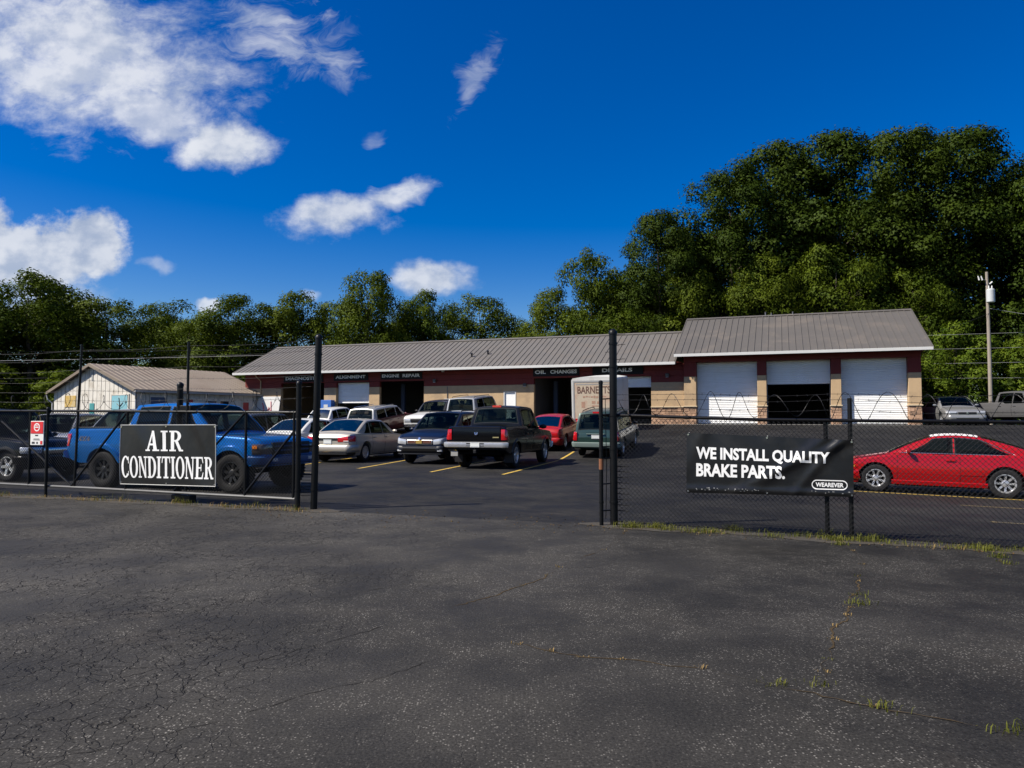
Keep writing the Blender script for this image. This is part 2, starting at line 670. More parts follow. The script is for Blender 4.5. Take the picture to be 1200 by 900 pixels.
def crack(pts, w, m, seed, name='pavement_crack'):
    r = random.Random(seed)
    mb = MB()
    out = []
    for (x0, y0), (x1, y1) in zip(pts, pts[1:]):
        L = math.hypot(x1 - x0, y1 - y0)
        n = max(2, int(L / 0.06))
        for i in range(n):
            out.append((x0 + (x1 - x0) * i / n, y0 + (y1 - y0) * i / n))
    out.append(pts[-1])
    jx = jy = 0
    path = []
    for x, y in out:
        jx = jx * 0.9 + r.uniform(-1, 1) * 0.026
        jy = jy * 0.9 + r.uniform(-1, 1) * 0.026
        path.append((x + jx, y + jy))
    rows = []
    for i, (x, y) in enumerate(path):
        x2, y2 = path[min(i + 1, len(path) - 1)]
        x1, y1 = path[max(i - 1, 0)]
        L = math.hypot(x2 - x1, y2 - y1) or 1
        k = w * r.uniform(0.25, 1.0) * (0.12 if math.sin(i * .19 + seed) + math.sin(i * .067 + 2 * seed) < .05 else 1) * min(1, 0.15 + i / 6, 0.15 + (len(path) - 1 - i) / 6)
        nx, ny = -(y2 - y1) / L * k / 2, (x2 - x1) / L * k / 2
        rows.append([(x - nx, y - ny, gz(x, y) + 0.003), (x + nx, y + ny, gz(x, y) + 0.003)])
    mb.grid(rows)
    mb.build(name, m, APRON)
    CRACKS.append(path)


GRASSY = [[(4.32, 10.35), (4.3, 9.4), (3.75, 8.0), (3.3, 7.1), (2.9, 6.4), (2.45, 5.6), (2.05, 4.9), (1.9, 4.5)],
          [(6.3, 9.6), (5.75, 8.75), (5.55, 7.9), (5.2, 6.9), (4.6, 5.9), (4.3, 5.2)],
          [(0.05, 5.35), (0.6, 5.05), (1.25, 4.78), (1.75, 4.45), (2.1, 4.1), (2.6, 3.85), (3.1, 3.6)],
          [(1.7, 10.85), (1.35, 9.7), (0.75, 8.6), (0.1, 7.2), (-0.6, 6.2)]]
for i, p in enumerate(GRASSY):
    crack(p, 0.022, M_CRACK, 11 + i)
for i, p in enumerate([[(-0.2, 6.9), (-0.65, 6.4), (-1.0, 5.75), (-1.3, 5.35), (-1.75, 4.9), (-2.6, 4.2)], [(-0.55, 7.7), (-1.1, 7.2), (-1.5, 6.7)],
                       [(-3.8, 7.9), (-2.9, 8.1), (-2.0, 8.3)], [(-0.2, 7.9), (0.5, 8.05), (1.2, 8.1)], [(-0.4, 5.2), (-0.75, 4.75), (-1.2, 4.4), (-1.7, 3.9), (-2.4, 3.5)],
                       [(-3.6, 6.2), (-3.0, 6.6), (-2.2, 6.8)], [(0.0, 4.5), (-0.5, 4.1), (-0.8, 3.7)], [(-1.5, 10.5), (-0.2, 10.9), (1.0, 10.95)],
                       [(2.6, 8.9), (3.3, 8.8), (4.0, 8.75)], [(4.6, 7.2), (5.3, 7.0), (6.2, 6.7)]]):
    crack(p, 0.007, M_CRACKD, 40 + i)

# ================================================================== AUTO REPAIR SHOP (local x = s, local y = t)
M_TAN = mat('tan_stucco', (0.40, 0.280, 0.160), 0.85, var=0.12, vscale=1.5, bump=0.15, bscale=50, dirt=(0.29, 0.205, 0.125), dscale=0.9)
M_REDB = mat('oxblood_paint', (0.145, 0.020, 0.016), 0.65, var=0.15, vscale=2, bump=0.1, bscale=30, dirt=(0.125, 0.022, 0.018), dscale=0.8, spec=0.25)
M_STONE = mat('rough_stone', (0.36, 0.225, 0.145), 0.9, var=0.3, vscale=7, bump=0.7, bscale=35, island=0.35)
M_MORTAR = mat('mortar', (0.22, 0.18, 0.14), 0.95, var=0.2)
M_CAP = mat('stone_cap', (0.42, 0.34, 0.23), 0.85, var=0.1)
M_ROOFW = mat('weathered_roof_metal', (0.128, 0.118, 0.106), 0.55, 0.2, var=0.22, vscale=1.2, dirt=(0.14, 0.12, 0.10), dscale=0.9)
M_ROOFB = mat('bronze_roof_metal', (0.108, 0.099, 0.089), 0.5, 0.2, var=0.12, vscale=1.0, dirt=(0.15, 0.13, 0.11), dscale=0.6)
M_WHITE = mat('white_trim', (0.50, 0.50, 0.49), 0.5, var=0.08, vscale=3)
M_DOORW = mat('white_door_steel', (0.74, 0.74, 0.73), 0.45, var=0.05, vscale=2, dirt=(0.70, 0.69, 0.66), dscale=1.4)
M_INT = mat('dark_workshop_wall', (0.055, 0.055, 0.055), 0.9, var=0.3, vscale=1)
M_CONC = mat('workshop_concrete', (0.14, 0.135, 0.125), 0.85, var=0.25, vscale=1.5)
M_SIGNB = mat('black_sign_board', (0.006, 0.006, 0.007), 0.6, spec=0.2)
M_SIGNL = mat('sign_letter_paint', (0.74, 0.74, 0.72), 0.6, var=0.15, vscale=6)

shop = site('auto_repair_shop', 'long low repair shop with oxblood band, tan walls and grey metal roof', 'building')
WT, BT = 43.6, 43.35          # face of the wing wall, face of the taller block
W_EZ, W_RZ, W_ET, W_RT = 4.86, 7.10, 42.8, 47.7
B_EZ, B_RZ, B_ET, B_RT = 5.27, 8.05, 42.6, 49.0
WS0, WS1 = -36.3, -5.28
BS0, BS1 = -5.28, 6.80
F0 = FLOOR - 0.15


def wbox(name, m, s0, s1, t0, t1, z0, z1, parent=shop, b=0.012, **p):
    return MB().bevbox(s0, s1, t0, t1, z0, z1, b).build(name, m, parent, **p)


# wing front wall: piers between the openings, a header over them
W_OPEN = [(-33.2, -29.65, 4.08), (-28.68, -26.1, 4.06), (-25.3, -22.0, 4.08), (-16.42, -15.6, 3.32), (-14.42, -11.05, 4.10), (-10.6, -7.2, 4.10)]
RB = 3.74                     # bottom of the oxblood band on the wing
edges = [WS0] + [v for o in W_OPEN for v in o[:2]] + [WS1 - 0.004]
for i in range(0, len(edges), 2):
    a, b_ = edges[i], edges[i + 1]
    stone = a > -8
    if stone:
        wbox('wall_pier', M_TAN, a, b_, WT, WT + 0.25, 2.28, RB)
        wbox('stone_backing', M_MORTAR, a + 0.02, b_ - 0.02, WT + 0.02, WT + 0.24, F0, 2.26)
    else:
        wbox('wall_pier', M_TAN, a, b_, WT, WT + 0.25, F0, RB)
    if b_ - a < 1.5:
        wbox('painted_pier', M_REDB, a, b_, WT - 0.002, WT + 0.248, RB + 0.001, 4.10)
# wall over the small door
wbox('wall_pier', M_TAN, -16.42, -15.6, WT, WT + 0.25, 3.32, RB)
for a, b_ in ((WS0, -33.2), (-22.0, -14.42), (-7.2, WS1 - 0.004)):
    wbox('oxblood_band', M_REDB, a, b_, WT - 0.006, WT + 0.25, RB + 0.001, 4.11)
for k in range(2):
    wbox('siding_board', M_REDB, WS0, WS1 - 0.004, WT - 0.010 + 0.012 * k, WT + 0.25, 4.112 + 0.354 * k, 4.112 + 0.354 * k + 0.346, b=0.008)
for a, b_, zz in W_OPEN:
    if zz < 4:
        continue
    wbox('lintel_trim', M_REDB, a - 0.05, b_ + 0.05, WT - 0.03, WT - 0.01, zz + 0.03, zz + 0.14, b=0.006)

# block front: columns with stone plinths between the three tall doors
COLS = [(BS0, -4.60), (-1.29, -0.80), (2.49, 2.99), (6.20, BS1)]
BDEP = 0.60
for a, b_ in COLS:
    wbox('column', M_TAN, a, b_, BT, BT + BDEP, 2.30, 4.02)
    wbox('painted_column', M_REDB, a - 0.003, b_ + 0.003, BT - 0.003, BT + BDEP, 4.022, 4.84)
    wbox('stone_backing', M_MORTAR, a + 0.02, b_ - 0.02, BT + 0.02, BT + BDEP - 0.02, F0, 2.28)
    wbox('stone_cap', M_CAP, a - 0.05, b_ + 0.05, BT - 0.06, BT + BDEP + 0.01, 2.281, 2.35)
wbox('oxblood_band', M_REDB, BS0 - 0.004, BS1 + 0.004, BT - 0.008, BT + BDEP, 4.842, 5.24)
wbox('stone_cap', M_CAP, -7.22, BS0 - 0.06, WT - 0.05, WT + 0.2, 2.262, 2.33)


# split-face stone plinths: every stone is modelled, too small to pick apart one by one
def stone_face(mb, s0, s1, t, z0, z1, face, r):
    z = z0
    row = 0
    while z < z1 - 0.05:
        h = r.uniform(0.13, 0.19)
        h = min(h, z1 - z)
        s_ = s0 - (0.12 if row % 2 else 0)
        while s_ < s1 - 0.02:
            w = r.uniform(0.16, 0.38)
            a, b_ = max(s_, s0), min(s_ + w, s1)
            if b_ - a > 0.05:
                d = r.uniform(0.015, 0.05)
                k = 0.018
                if face == 'front':
                    vs = [(a + .006, t, z + .006), (b_ - .006, t, z + .006), (b_ - .006, t, z + h - .006), (a + .006, t, z + h - .006),
                          (a + k, t - d * r.uniform(.6, 1), z + k), (b_ - k, t - d * r.uniform(.6, 1), z + k), (b_ - k, t - d * r.uniform(.6, 1), z + h - k), (a + k, t - d, z + h - k)]
                    fs = [(4, 5, 6, 7), (0, 1, 5, 4), (1, 2, 6, 5), (2, 3, 7, 6), (3, 0, 4, 7)]
                else:
                    vs = [(t, a + .006, z + .006), (t, b_ - .006, z + .006), (t, b_ - .006, z + h - .006), (t, a + .006, z + h - .006),
                          (t + d * r.uniform(.6, 1), a + k, z + k), (t + d * r.uniform(.6, 1), b_ - k, z + k), (t + d * r.uniform(.6, 1), b_ - k, z + h - k), (t + d, a + k, z + h - k)]
                    fs = [(4, 5, 6, 7), (0, 1, 5, 4), (1, 2, 6, 5), (2, 3, 7, 6), (3, 0, 4, 7)]
                    if face == 'left':
                        vs = [(2 * t - v[0], v[1], v[2]) for v in vs]
                        fs = [f[::-1] for f in fs]
                mb.add(vs, fs)
            s_ += w
        z += h
        row += 1


rs = random.Random(3)
for a, b_ in COLS:
    mb = MB()
    stone_face(mb, a, b_, BT + 0.018, F0, 2.278, 'front', rs)
    stone_face(mb, BT + 0.02, BT + BDEP - 0.02, b_ - 0.018, F0, 2.278, 'right', rs)
    stone_face(mb, BT + 0.02, BT + BDEP - 0.02, a + 0.018, F0, 2.278, 'left', rs)
    mb.build('stone_veneer', M_STONE, shop, kind='stuff')
mb = MB()
stone_face(mb, -7.2, BS0 - 0.06, WT + 0.018, F0, 2.26, 'front', rs)
mb.build('stone_veneer', M_STONE, shop, kind='stuff')

# end walls, back walls, inner partitions, floor, ceilings
M_SIDE = mat('side_wall_paint', (0.16, 0.06, 0.05), 0.8, var=0.15)
W_BK, B_BK = 2 * W_RT - WT, 2 * B_RT - BT
def endwall(s0, s1, t0, t1, zl, rt, rz, m):
    poly = [(t0, F0), (t1, F0), (t1, zl), (rt, rz), (t0, zl)]
    n = len(poly)
    mb = MB()
    vs = [(s0, p[0], p[1]) for p in poly] + [(s1, p[0], p[1]) for p in poly]
    fs = [tuple(range(n)), tuple(range(2 * n - 1, n - 1, -1))] + [(i, i + n, (i + 1) % n + n, (i + 1) % n) for i in range(n)]
    mb.add(vs, fs)
    mb.build('end_wall', m, shop)


endwall(WS0 + 0.001, WS0 + 0.25, WT + 0.252, W_BK, 4.80, W_RT, 6.9, M_TAN)
endwall(BS1 - 0.25, BS1 - 0.004, BT + BDEP + 0.002, B_BK, 5.20, B_RT, 7.85, M_REDB)
endwall(BS0 + 0.1, BS0 + 0.3, BT + BDEP + 0.002, B_BK, 5.20, B_RT, 7.85, M_REDB)
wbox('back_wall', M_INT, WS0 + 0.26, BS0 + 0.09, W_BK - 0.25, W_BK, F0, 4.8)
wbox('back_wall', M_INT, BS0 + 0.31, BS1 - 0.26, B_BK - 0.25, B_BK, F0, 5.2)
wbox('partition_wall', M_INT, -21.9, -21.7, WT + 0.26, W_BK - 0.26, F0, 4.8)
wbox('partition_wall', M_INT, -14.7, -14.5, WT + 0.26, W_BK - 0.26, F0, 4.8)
wbox('shop_floor', M_CONC, WS0 + 0.01, BS0 + 0.09, WT - 0.15, W_BK + 0.01, FLOOR - 0.3, FLOOR + 0.02)
wbox('shop_floor', M_CONC, BS0 + 0.10, BS1 - 0.01, BT - 0.1, B_BK + 0.01, FLOOR - 0.3, FLOOR + 0.021)
wbox('soffit', M_REDB, WS0 - 0.35, WS1 - 0.1, W_ET + 0.05, W_BK - 0.3, 4.823, 4.85)
wbox('soffit', M_REDB, BS0 - 0.35, BS1 + 0.38, B_ET + 0.05, B_BK - 0.3, 5.243, 5.268)


# standing-seam roofs: one object per metal panel
def roof(s0, s1, et, ez, rt, rz, m, pw, rib_h):
    r_ = MB()
    sl_ = (rz - ez) / (rt - et)
    # deck under the panels
    vs = [(s0, et, ez - 0.03), (s1, et, ez - 0.03), (s1, rt, rz - 0.03), (s0, rt, rz - 0.03), (s0, 2 * rt - et, ez - 0.03), (s1, 2 * rt - et, ez - 0.03)]
    r_.add(vs, [(0, 1, 2, 3), (3, 2, 5, 4)])
    deck = r_.build('roof', m, shop)
    n = round((s1 - s0) / pw)
    pw = (s1 - s0) / n
    mb = MB()
    L = math.hypot(rt - et, rz - ez)
    ct, stt = (rt - et) / L, (rz - ez) / L
    prof = [(0.0, 0), (pw * 0.97 - 0.05, 0), (pw - 0.045, rib_h), (pw - 0.015, rib_h), (pw, 0), (pw, -0.02), (0, -0.02)]
    ends = []
    for e in (-0.04, L):
        ends.append([(p[0], e * ct - p[1] * stt, e * stt + p[1] * ct) for p in prof])
    k = len(prof)
    mb.add(ends[0] + ends[1], [(i, (i + 1) % k, (i + 1) % k + k, i + k) for i in range(k)] + [tuple(range(k))[::-1], tuple(range(k, 2 * k))])
    pm = mb.mesh('roof_panel', m)
    for i in range(n):
        link('roof_panel', pm, deck, (s0 + i * pw, et, ez + 0.002))
    # back slope panels joined (never seen from the yard)
    cap = MB()
    cap.add([(s0 - .02, rt - .22, rz - .22 * sl_ + .055), (s1 + .02, rt - .22, rz - .22 * sl_ + .055), (s1 + .02, rt, rz + .065), (s0 - .02, rt, rz + .065),
             (s0 - .02, rt + .22, rz - .22 * sl_ + .055), (s1 + .02, rt + .22, rz - .22 * sl_ + .055)], [(0, 1, 2, 3), (3, 2, 5, 4)])
    cap.build('ridge_cap', m, deck)
    MB().bevbox(s0 - 0.03, s1 + 0.03, et - 0.075, et - 0.045, ez - 0.155, ez + 0.0, 0.006).build('fascia', M_WHITE, deck)
    for a, sg in ((s0, -1), (s1, 1)):
        mb = MB()
        x0, x1 = (a - 0.05, a - 0.005) if sg < 0 else (a + 0.005, a + 0.05)
        for (ta_, za, tb_, zb) in ((et, ez, rt, rz), (rt, rz, 2 * rt - et, ez)):
            vs = [(x, tt, z + dz) for x in (x0, x1) for tt, z in ((ta_, za), (tb_, zb)) for dz in (-0.16, 0.03)]
            mb.add(vs, [(0, 1, 3, 2), (4, 6, 7, 5), (0, 4, 5, 1), (2, 3, 7, 6), (0, 2, 6, 4), (1, 5, 7, 3)])
        mb.build('rake_trim', m, deck)
    return deck


roofW = roof(-36.7, -5.72, W_ET, W_EZ, W_RT, W_RZ, M_ROOFW, 0.36, 0.035)
roofB = roof(-5.70, 7.22, B_ET, B_EZ, B_RT, B_RZ, M_ROOFB, 0.36, 0.035)
for s_, h in ((-0.9, 0.26), (-0.55, 0.18), (0.7, 0.2)):
    MB().tube([(s_, B_RT - .05, B_RZ - .05), (s_, B_RT - .05, B_RZ + h * .7), (s_ + .01, B_RT - .05, B_RZ + h)], [0.04, 0.04, 0.06], 8).build('vent_pipe', M_WIRE, roofB)
for s_, k in ((-19.0, .35), (-18.0, .42)):
    tt = W_ET + (W_RT - W_ET) * k
    zz = W_EZ + (W_RZ - W_EZ) * k
    MB().tube([(s_, tt, zz - .05), (s_, tt, zz + .18), (s_, tt - .03, zz + .24)], [0.06, 0.06, 0.10], 8).build('vent_pipe', M_TRIM, roofW)
# eave floodlight
MB().box(-20.6, -20.45, WT - 0.3, WT - 0.12, 4.62, 4.74).box(-20.55, -20.5, WT - 0.14, WT - 0.008, 4.66, 4.72).build('flood_light', M_WHITE, shop)

# overhead doors: one object per sectional panel
def section_mesh(w, h):
    mb = MB()
    rows = []
    prof = [(0, 0.03), (0.0, 0.0)]
    n = 6
    for i in range(n):
        a = h * i / n
        prof += [(a + 0.012, 0.0), (a + 0.03, -0.014), (a + h / n - 0.03, -0.014), (a + h / n - 0.012, 0.0)]
    prof += [(h - 0.004, 0.0), (h - 0.004, 0.03)]
    for z, t in prof:
        rows.append([(0, t, z), (w, t, z)])
    mb.grid(rows)
    return mb.mesh('door_section', M_DOORW)


def overhead(s0, s1, t, ztop, zbot, n, label):
    h = (ztop - zbot) / n
    e = MB()
    e.box(s0, s0 + 0.05, t + 0.04, t + 0.12, FLOOR + 0.03, ztop).box(s1 - 0.05, s1, t + 0.04, t + 0.12, FLOOR + 0.03, ztop)
    d = e.build('garage_door', M_WIRE, shop, label=label)
    me = section_mesh(s1 - s0 - 0.02, h)
    for i in range(n):
        link('door_section', me, d, (s0 + 0.01, t, zbot + i * h))
    MB().box(s0 + 0.02, s1 - 0.02, t - 0.005, t + 0.03, zbot - 0.035, zbot - 0.003).build('bottom_seal', M_TRIM, d)


overhead(-4.60, -1.29, BT + 0.53, 4.85, FLOOR + 0.06, 6, 'closed white overhead door')
overhead(-0.80, 2.49, BT + 0.53, 4.85, 3.53, 2, 'white overhead door raised most of the way')
overhead(2.99, 6.20, BT + 0.53, 4.85, FLOOR + 0.06, 6, 'closed white overhead door')
overhead(-28.68, -26.1, WT + 0.28, 4.08, 2.68, 3, 'white overhead door rolled half up')
overhead(-10.6, -7.2, WT + 0.28, 4.14, 3.48, 1, 'white overhead door raised to one section')
# small side door with its frame
sd = wbox('door', M_DOORW, -16.36, -15.66, WT + 0.05, WT + 0.09, FLOOR + 0.03, 3.24)
mb = MB()
mb.box(-16.42, -16.36, WT - 0.02, WT + 0.12, FLOOR, 3.318).box(-15.66, -15.6, WT - 0.02, WT + 0.12, FLOOR, 3.318).box(-16.36, -15.66, WT - 0.02, WT + 0.12, 3.26, 3.318)
mb.build('door_frame', M_WHITE, sd)
MB().tube([(-15.76, WT + .05, 2.25), (-15.76, WT - .01, 2.25)], 0.03, 8).build('handle', M_CHROME, sd)

# downspouts, wall lamps and conduit
for s_, t_, zt_ in ((-34.9, WT, 4.8),):
    MB().tube([(s_, W_ET + .02, zt_ - .02), (s_, W_ET + .3, zt_ - .25), (s_, t_ - .06, zt_ - .5), (s_, t_ - .06, FLOOR + .1), (s_, t_ - .25, FLOOR + .02)], .045, 7).build('downspout', M_TAN, shop)
for s_, zz in ((-21.2, 4.0), (-15.0, 3.62), (-6.25, 4.05)):
    lm = MB().bevbox(s_ - .11, s_ + .11, WT - .16, WT - .012, zz, zz + .2, .03).build('wall_lamp', mat('lamp_bronze', (.05, .045, .04), .5), shop)
    MB().bevbox(s_ - .08, s_ + .08, WT - .15, WT - .05, zz - .03, zz - .003, .008).build('lens', M_WHITE, lm)
MB().tube([(-20.3, WT - .03, FLOOR + .1), (-20.3, WT - .03, 3.7)], .022, 6).build('conduit', M_WIRE, shop)
MB().bevbox(-20.5, -20.1, WT - .14, WT - .005, 2.3, 2.9, .01).build('meter_box', mat('meter_grey', (.32, .33, .33), .5), shop)
# workshop clutter just inside the open bays
def lift_post(s_, t_, label):
    o = site('lift_post', label, 'car lift')
    o.location = (*xy(s_, t_), FLOOR + 0.03)
    MB().bevbox(-.14, .14, -.12, .12, 0.0, 2.75, .02).build('mast', mat('lift_blue', (0.03, 0.05, 0.10), 0.5), o)
    MB().bevbox(-.3, .3, -.3, .3, -.005, .03, .01).build('base_plate', M_UNDER, o)
    MB().bevbox(.14, .95, -.06, .06, .5, .6, .01).build('arm', M_UNDER, o)


lift_post(-24.9, 46.2, 'dark steel lift mast inside the engine repair bay')
lift_post(-13.9, 46.6, 'dark steel lift mast inside the oil change bay')

# bay signs
def bay_sign(txt, s0, s1, z0, z1, t, word):
    o = site('bay_sign', 'black board with pale lettering %s over a bay' % word, 'sign', 'service signs over the bays')
    MB().bevbox(s0, s1, t - 0.05, t - 0.012, z0, z1, 0.008).build('sign_board', M_SIGNB, o)
    w = (s1 - s0)
    n = len(txt)
    pad = max(0.12, (w - n * 0.265) / 2)
    a0, span, q = s0 + pad, s1 - s0 - 2 * pad, 0
    for wd in txt.split(' '):
        xa, xb = a0 + span * q / n, a0 + span * (q + len(wd)) / n
        vs, fs = place_text(wd, lambda x, z: (x, t - 0.054, z), xa, xb - .04, z0 + (z1 - z0) * 0.30, z0 + (z1 - z0) * 0.76, 0.035)
        MB().add(vs, fs).build('lettering', M_SIGNL, o)
        q += len(wd) + 1


bay_sign('DIAGNOSTICS', -32.95, -29.7, 4.16, 4.66, WT - 0.01, 'DIAGNOSTICS')
bay_sign('ALIGNMENT', -28.85, -26.15, 4.20, 4.68, WT - 0.01, 'ALIGNMENT')
bay_sign('ENGINE REPAIR', -25.2, -22.1, 4.22, 4.68, WT - 0.01, 'ENGINE REPAIR')
bay_sign('OIL CHANGES', -14.45, -11.5, 4.22, 4.72, WT - 0.035, 'OIL CHANGES')
bay_sign('DETAILS', -10.7, -7.65, 4.24, 4.74, WT - 0.035, 'DETAILS')

# small things against the wing
cab = site('blue_cabinet', 'blue metal cabinet with white stickers beside the alignment bay', 'cabinet')
cab.location = (*xy(-29.17, WT - 0.26), FLOOR - .05)
MB().bevbox(-.42, .42, -.22, .22, 0.02, 1.66, .02).build('cabinet_body', mat('cabinet_blue', (0.03, 0.12, 0.42), 0.4, coat=0.3), cab)
MB().box(-.16, .16, -.235, -.222, 1.1, 1.35).build('sticker', M_WHITE, cab)
MB().box(-.12, .18, -.235, -.222, 0.45, 0.75).build('sticker', M_WHITE, cab)
MB().box(-.30, .30, -.23, -.221, 0.9, 0.93).build('door_seam', M_TRIM, cab)

pan = site('painted_panel', 'white panel with red scrawl leaning on the end of the wing', 'panel')
pan.location = (*xy(-34.1, WT - 0.05), FLOOR - 0.05)
mb = MB()
mb.add([(-1.0, -.42, 0), (.95, -.42, 0), (.95, -.06, 1.95), (-1.0, -.06, 1.95), (-1.0, -.38, 0), (.95, -.38, 0), (.95, -.02, 1.95), (-1.0, -.02, 1.95)],
       [(0, 1, 2, 3), (7, 6, 5, 4), (0, 4, 5, 1), (1, 5, 6, 2), (2, 6, 7, 3), (3, 7, 4, 0)])
mb.build('board', M_WHITE, pan)
mb = MB()
for pts in ([(-.7, .5), (-.3, 1.0), (-.5, 1.5)], [(-.1, .4), (.1, 1.2), (.35, .7), (.2, 1.6)]):
    mb.tube([(x, -.425 + z / 1.95 * .36 - .005, z) for x, z in pts], 0.035, 5)
mb.build('scrawl', mat('scrawl_red', (0.45, 0.05, 0.08), 0.6), pan)

# ================================================================== SHED on the left
M_SIDING = mat('white_siding', (0.54, 0.515, 0.465), 0.75, var=0.15, vscale=2.5, dirt=(0.36, 0.32, 0.26), dscale=1.6)
M_SHROOF = mat('brown_roof_metal', (0.185, 0.150, 0.116), 0.6, 0.15, var=0.15, vscale=1.0, dirt=(0.15, 0.11, 0.08), dscale=0.5)
SH_A = R(-30)
shed = thing('storage_shed', 'white plank shed with brown gable roof and faded painted panels', 'shed', (-22.78, 45.0, 0), SH_A)
# local -x runs along the gable front towards its far corner, local +y runs back along the side
SW, SL = 8.9, 9.6
gz0 = 0.2
EZ, PZ = 3.42, 5.02
def gable_z(x):
    return EZ + (PZ - EZ) * (1 - abs(x + SW / 2) / (SW / 2))
mb = MB()
poly = [(0, gz0), (-SW, gz0), (-SW, EZ), (-SW / 2, PZ), (0, EZ)]
mb.prism(poly, 0.0, 0.12)
mb.build('gable_wall', mat('gap_shadow_board', (.16, .14, .12), .9), shed)
mb = MB()
mb.prism(poly, SL - 0.12, SL)
mb.build('gable_wall', M_SIDING, shed)
wb_ = lambda nm, m, *a: MB().box(*a).build(nm, m, shed)
wb_('side_wall', M_SIDING, -0.12, 0.0, 0.121, SL - 0.121, gz0, EZ)
wb_('side_wall', M_SIDING, -SW, -SW + 0.12, 0.121, SL - 0.121, gz0, EZ)
n = 20
pw = SW / n
for i in range(n):
    a, b_ = -SW + i * pw + 0.025, -SW + (i + 1) * pw - 0.025
    d = -0.035 - 0.008 * rs.random()
    za, zb = gable_z(a) - 0.03, gable_z(b_) - 0.03
    zm = None
    pl = [(a, gz0), (b_, gz0), (b_, zb), (a, za)]
    if a < -SW / 2 < b_:
        pl = [(a, gz0), (b_, gz0), (b_, zb), (-SW / 2, PZ - 0.03), (a, za)]
    MB().prism(pl, d, 0.0 - 0.003).build('plank', M_SIDING, shed)
for i in range(24):
    a = 0.05 + i * 0.397
    MB().box(0.003, 0.028 + 0.006 * rs.random(), a, a + 0.37, gz0, EZ - 0.05).build('plank', M_SIDING, shed)
ov = 0.35
mb = MB()
for sg in (1, -1):
    xe = (SW / 2 + ov) * sg
    ze = EZ - ov * (PZ - EZ) / (SW / 2)
    mb.add([(-SW / 2, -ov, PZ + .10), (-SW / 2 + xe, -ov, ze + .10), (-SW / 2 + xe, SL + ov, ze + .10), (-SW / 2, SL + ov, PZ + .10),
            (-SW / 2, -ov, PZ + .03), (-SW / 2 + xe, -ov, ze + .03), (-SW / 2 + xe, SL + ov, ze + .03), (-SW / 2, SL + ov, PZ + .03)],
           [(0, 1, 2, 3), (7, 6, 5, 4), (0, 4, 5, 1), (1, 5, 6, 2), (2, 6, 7, 3)])
sr = mb.build('roof', M_SHROOF, shed)
mb = MB()
for i in range(25):
    y = -ov + 0.05 + i * 0.41
    xe = SW / 2 + ov
    ze = EZ - ov * (PZ - EZ) / (SW / 2)
    mb.add([(-SW / 2, y, PZ + .10), (-SW / 2 + xe, y, ze + .10), (-SW / 2 + xe, y + .04, ze + .10), (-SW / 2, y + .04, PZ + .10),
            (-SW / 2, y + .01, PZ + .125), (-SW / 2 + xe, y + .01, ze + .125), (-SW / 2 + xe, y + .03, ze + .125), (-SW / 2, y + .03, PZ + .125)],
           [(4, 5, 6, 7), (0, 1, 5, 4), (3, 7, 6, 2), (1, 2, 6, 5)])
mb.build('roof_seams', M_SHROOF, sr, kind='stuff')
mb = MB()
for sg in (1, -1):
    xe = (SW / 2 + ov) * sg
    ze = EZ - ov * (PZ - EZ) / (SW / 2)
    mb.add([(-SW / 2, -ov - .03, PZ - .08), (-SW / 2 + xe, -ov - .03, ze - .08), (-SW / 2 + xe, -ov - .03, ze + .11), (-SW / 2, -ov - .03, PZ + .11),
            (-SW / 2, -ov - .003, PZ - .08), (-SW / 2 + xe, -ov - .003, ze - .08), (-SW / 2 + xe, -ov - .003, ze + .11), (-SW / 2, -ov - .003, PZ + .11)],
           [(0, 1, 2, 3), (0, 4, 5, 1), (1, 5, 6, 2), (2, 6, 7, 3), (7, 6, 5, 4)])
mb.build('barge_board', M_SHROOF, sr)
MB().box(ov - .02, ov + .09, -ov, SL + ov, 3.22, 3.34).build('gutter', mat('old_gutter', (.30, .29, .27), .6, var=.3), sr)
MB().tube([(ov + .02, -ov - .02, 3.24), (ov - .05, -.25, 3.0), (.06, -.08, 2.8), (.06, -.08, .35)], 0.045, 7).build('downspout', M_WHITE, shed)
MB().tube([(-SW - ov + .05, -ov, 3.2), (-SW - ov + .1, -.3, 2.9), (-SW - .05, -.1, 2.65), (-SW - .05, -.1, .35)], 0.045, 7).build('downspout', M_WHITE, shed)
# boarded window, window, panels on the gable
def panel(x0, x1, z0, z1, m, nm, y=-0.075):
    return MB().bevbox(x0, x1, y, -0.045, z0, z1, 0.008).build(nm, m, shed)
panel(-7.55, -6.3, 2.38, 3.12, mat('mustard_board', (0.42, 0.28, 0.07), 0.8, var=0.3, vscale=6, dirt=(.42, .38, .28), dscale=2.5), 'boarded_window')
pd = panel(-2.35, -0.72, 1.55, 3.05, mat('pale_blue_door', (0.16, 0.36, 0.42), 0.7, var=0.25, dirt=(.26, .36, .38), dscale=2.5), 'shed_door', -0.085)
mb = MB()
mb.box(-2.45, -2.36, -.095, -.045, 1.5, 3.06).box(-.71, -.62, -.095, -.045, 1.5, 3.06).box(-2.45, -.62, -.095, -.045, 3.062, 3.14)
mb.build('door_frame', M_SIDING, pd)
MB().tube([(-1.55, -.093, 2.0), (-1.5, -.093, 2.5), (-1.6, -.093, 2.9)], .03, 5).tube([(-1.8, -.093, 2.55), (-1.5, -.093, 2.35), (-1.2, -.093, 2.6)], .025, 5).build('scrawl', M_TRIM, pd)
panel(-4.75, -4.25, 1.7, 2.6, mat('teal_smear', (0.04, 0.22, 0.23), 0.7, var=0.3), 'painted_patch')
panel(-4.6, -4.45, 4.05, 4.55, mat('grey_louvre', (0.3, 0.31, 0.31), 0.6), 'gable_vent')
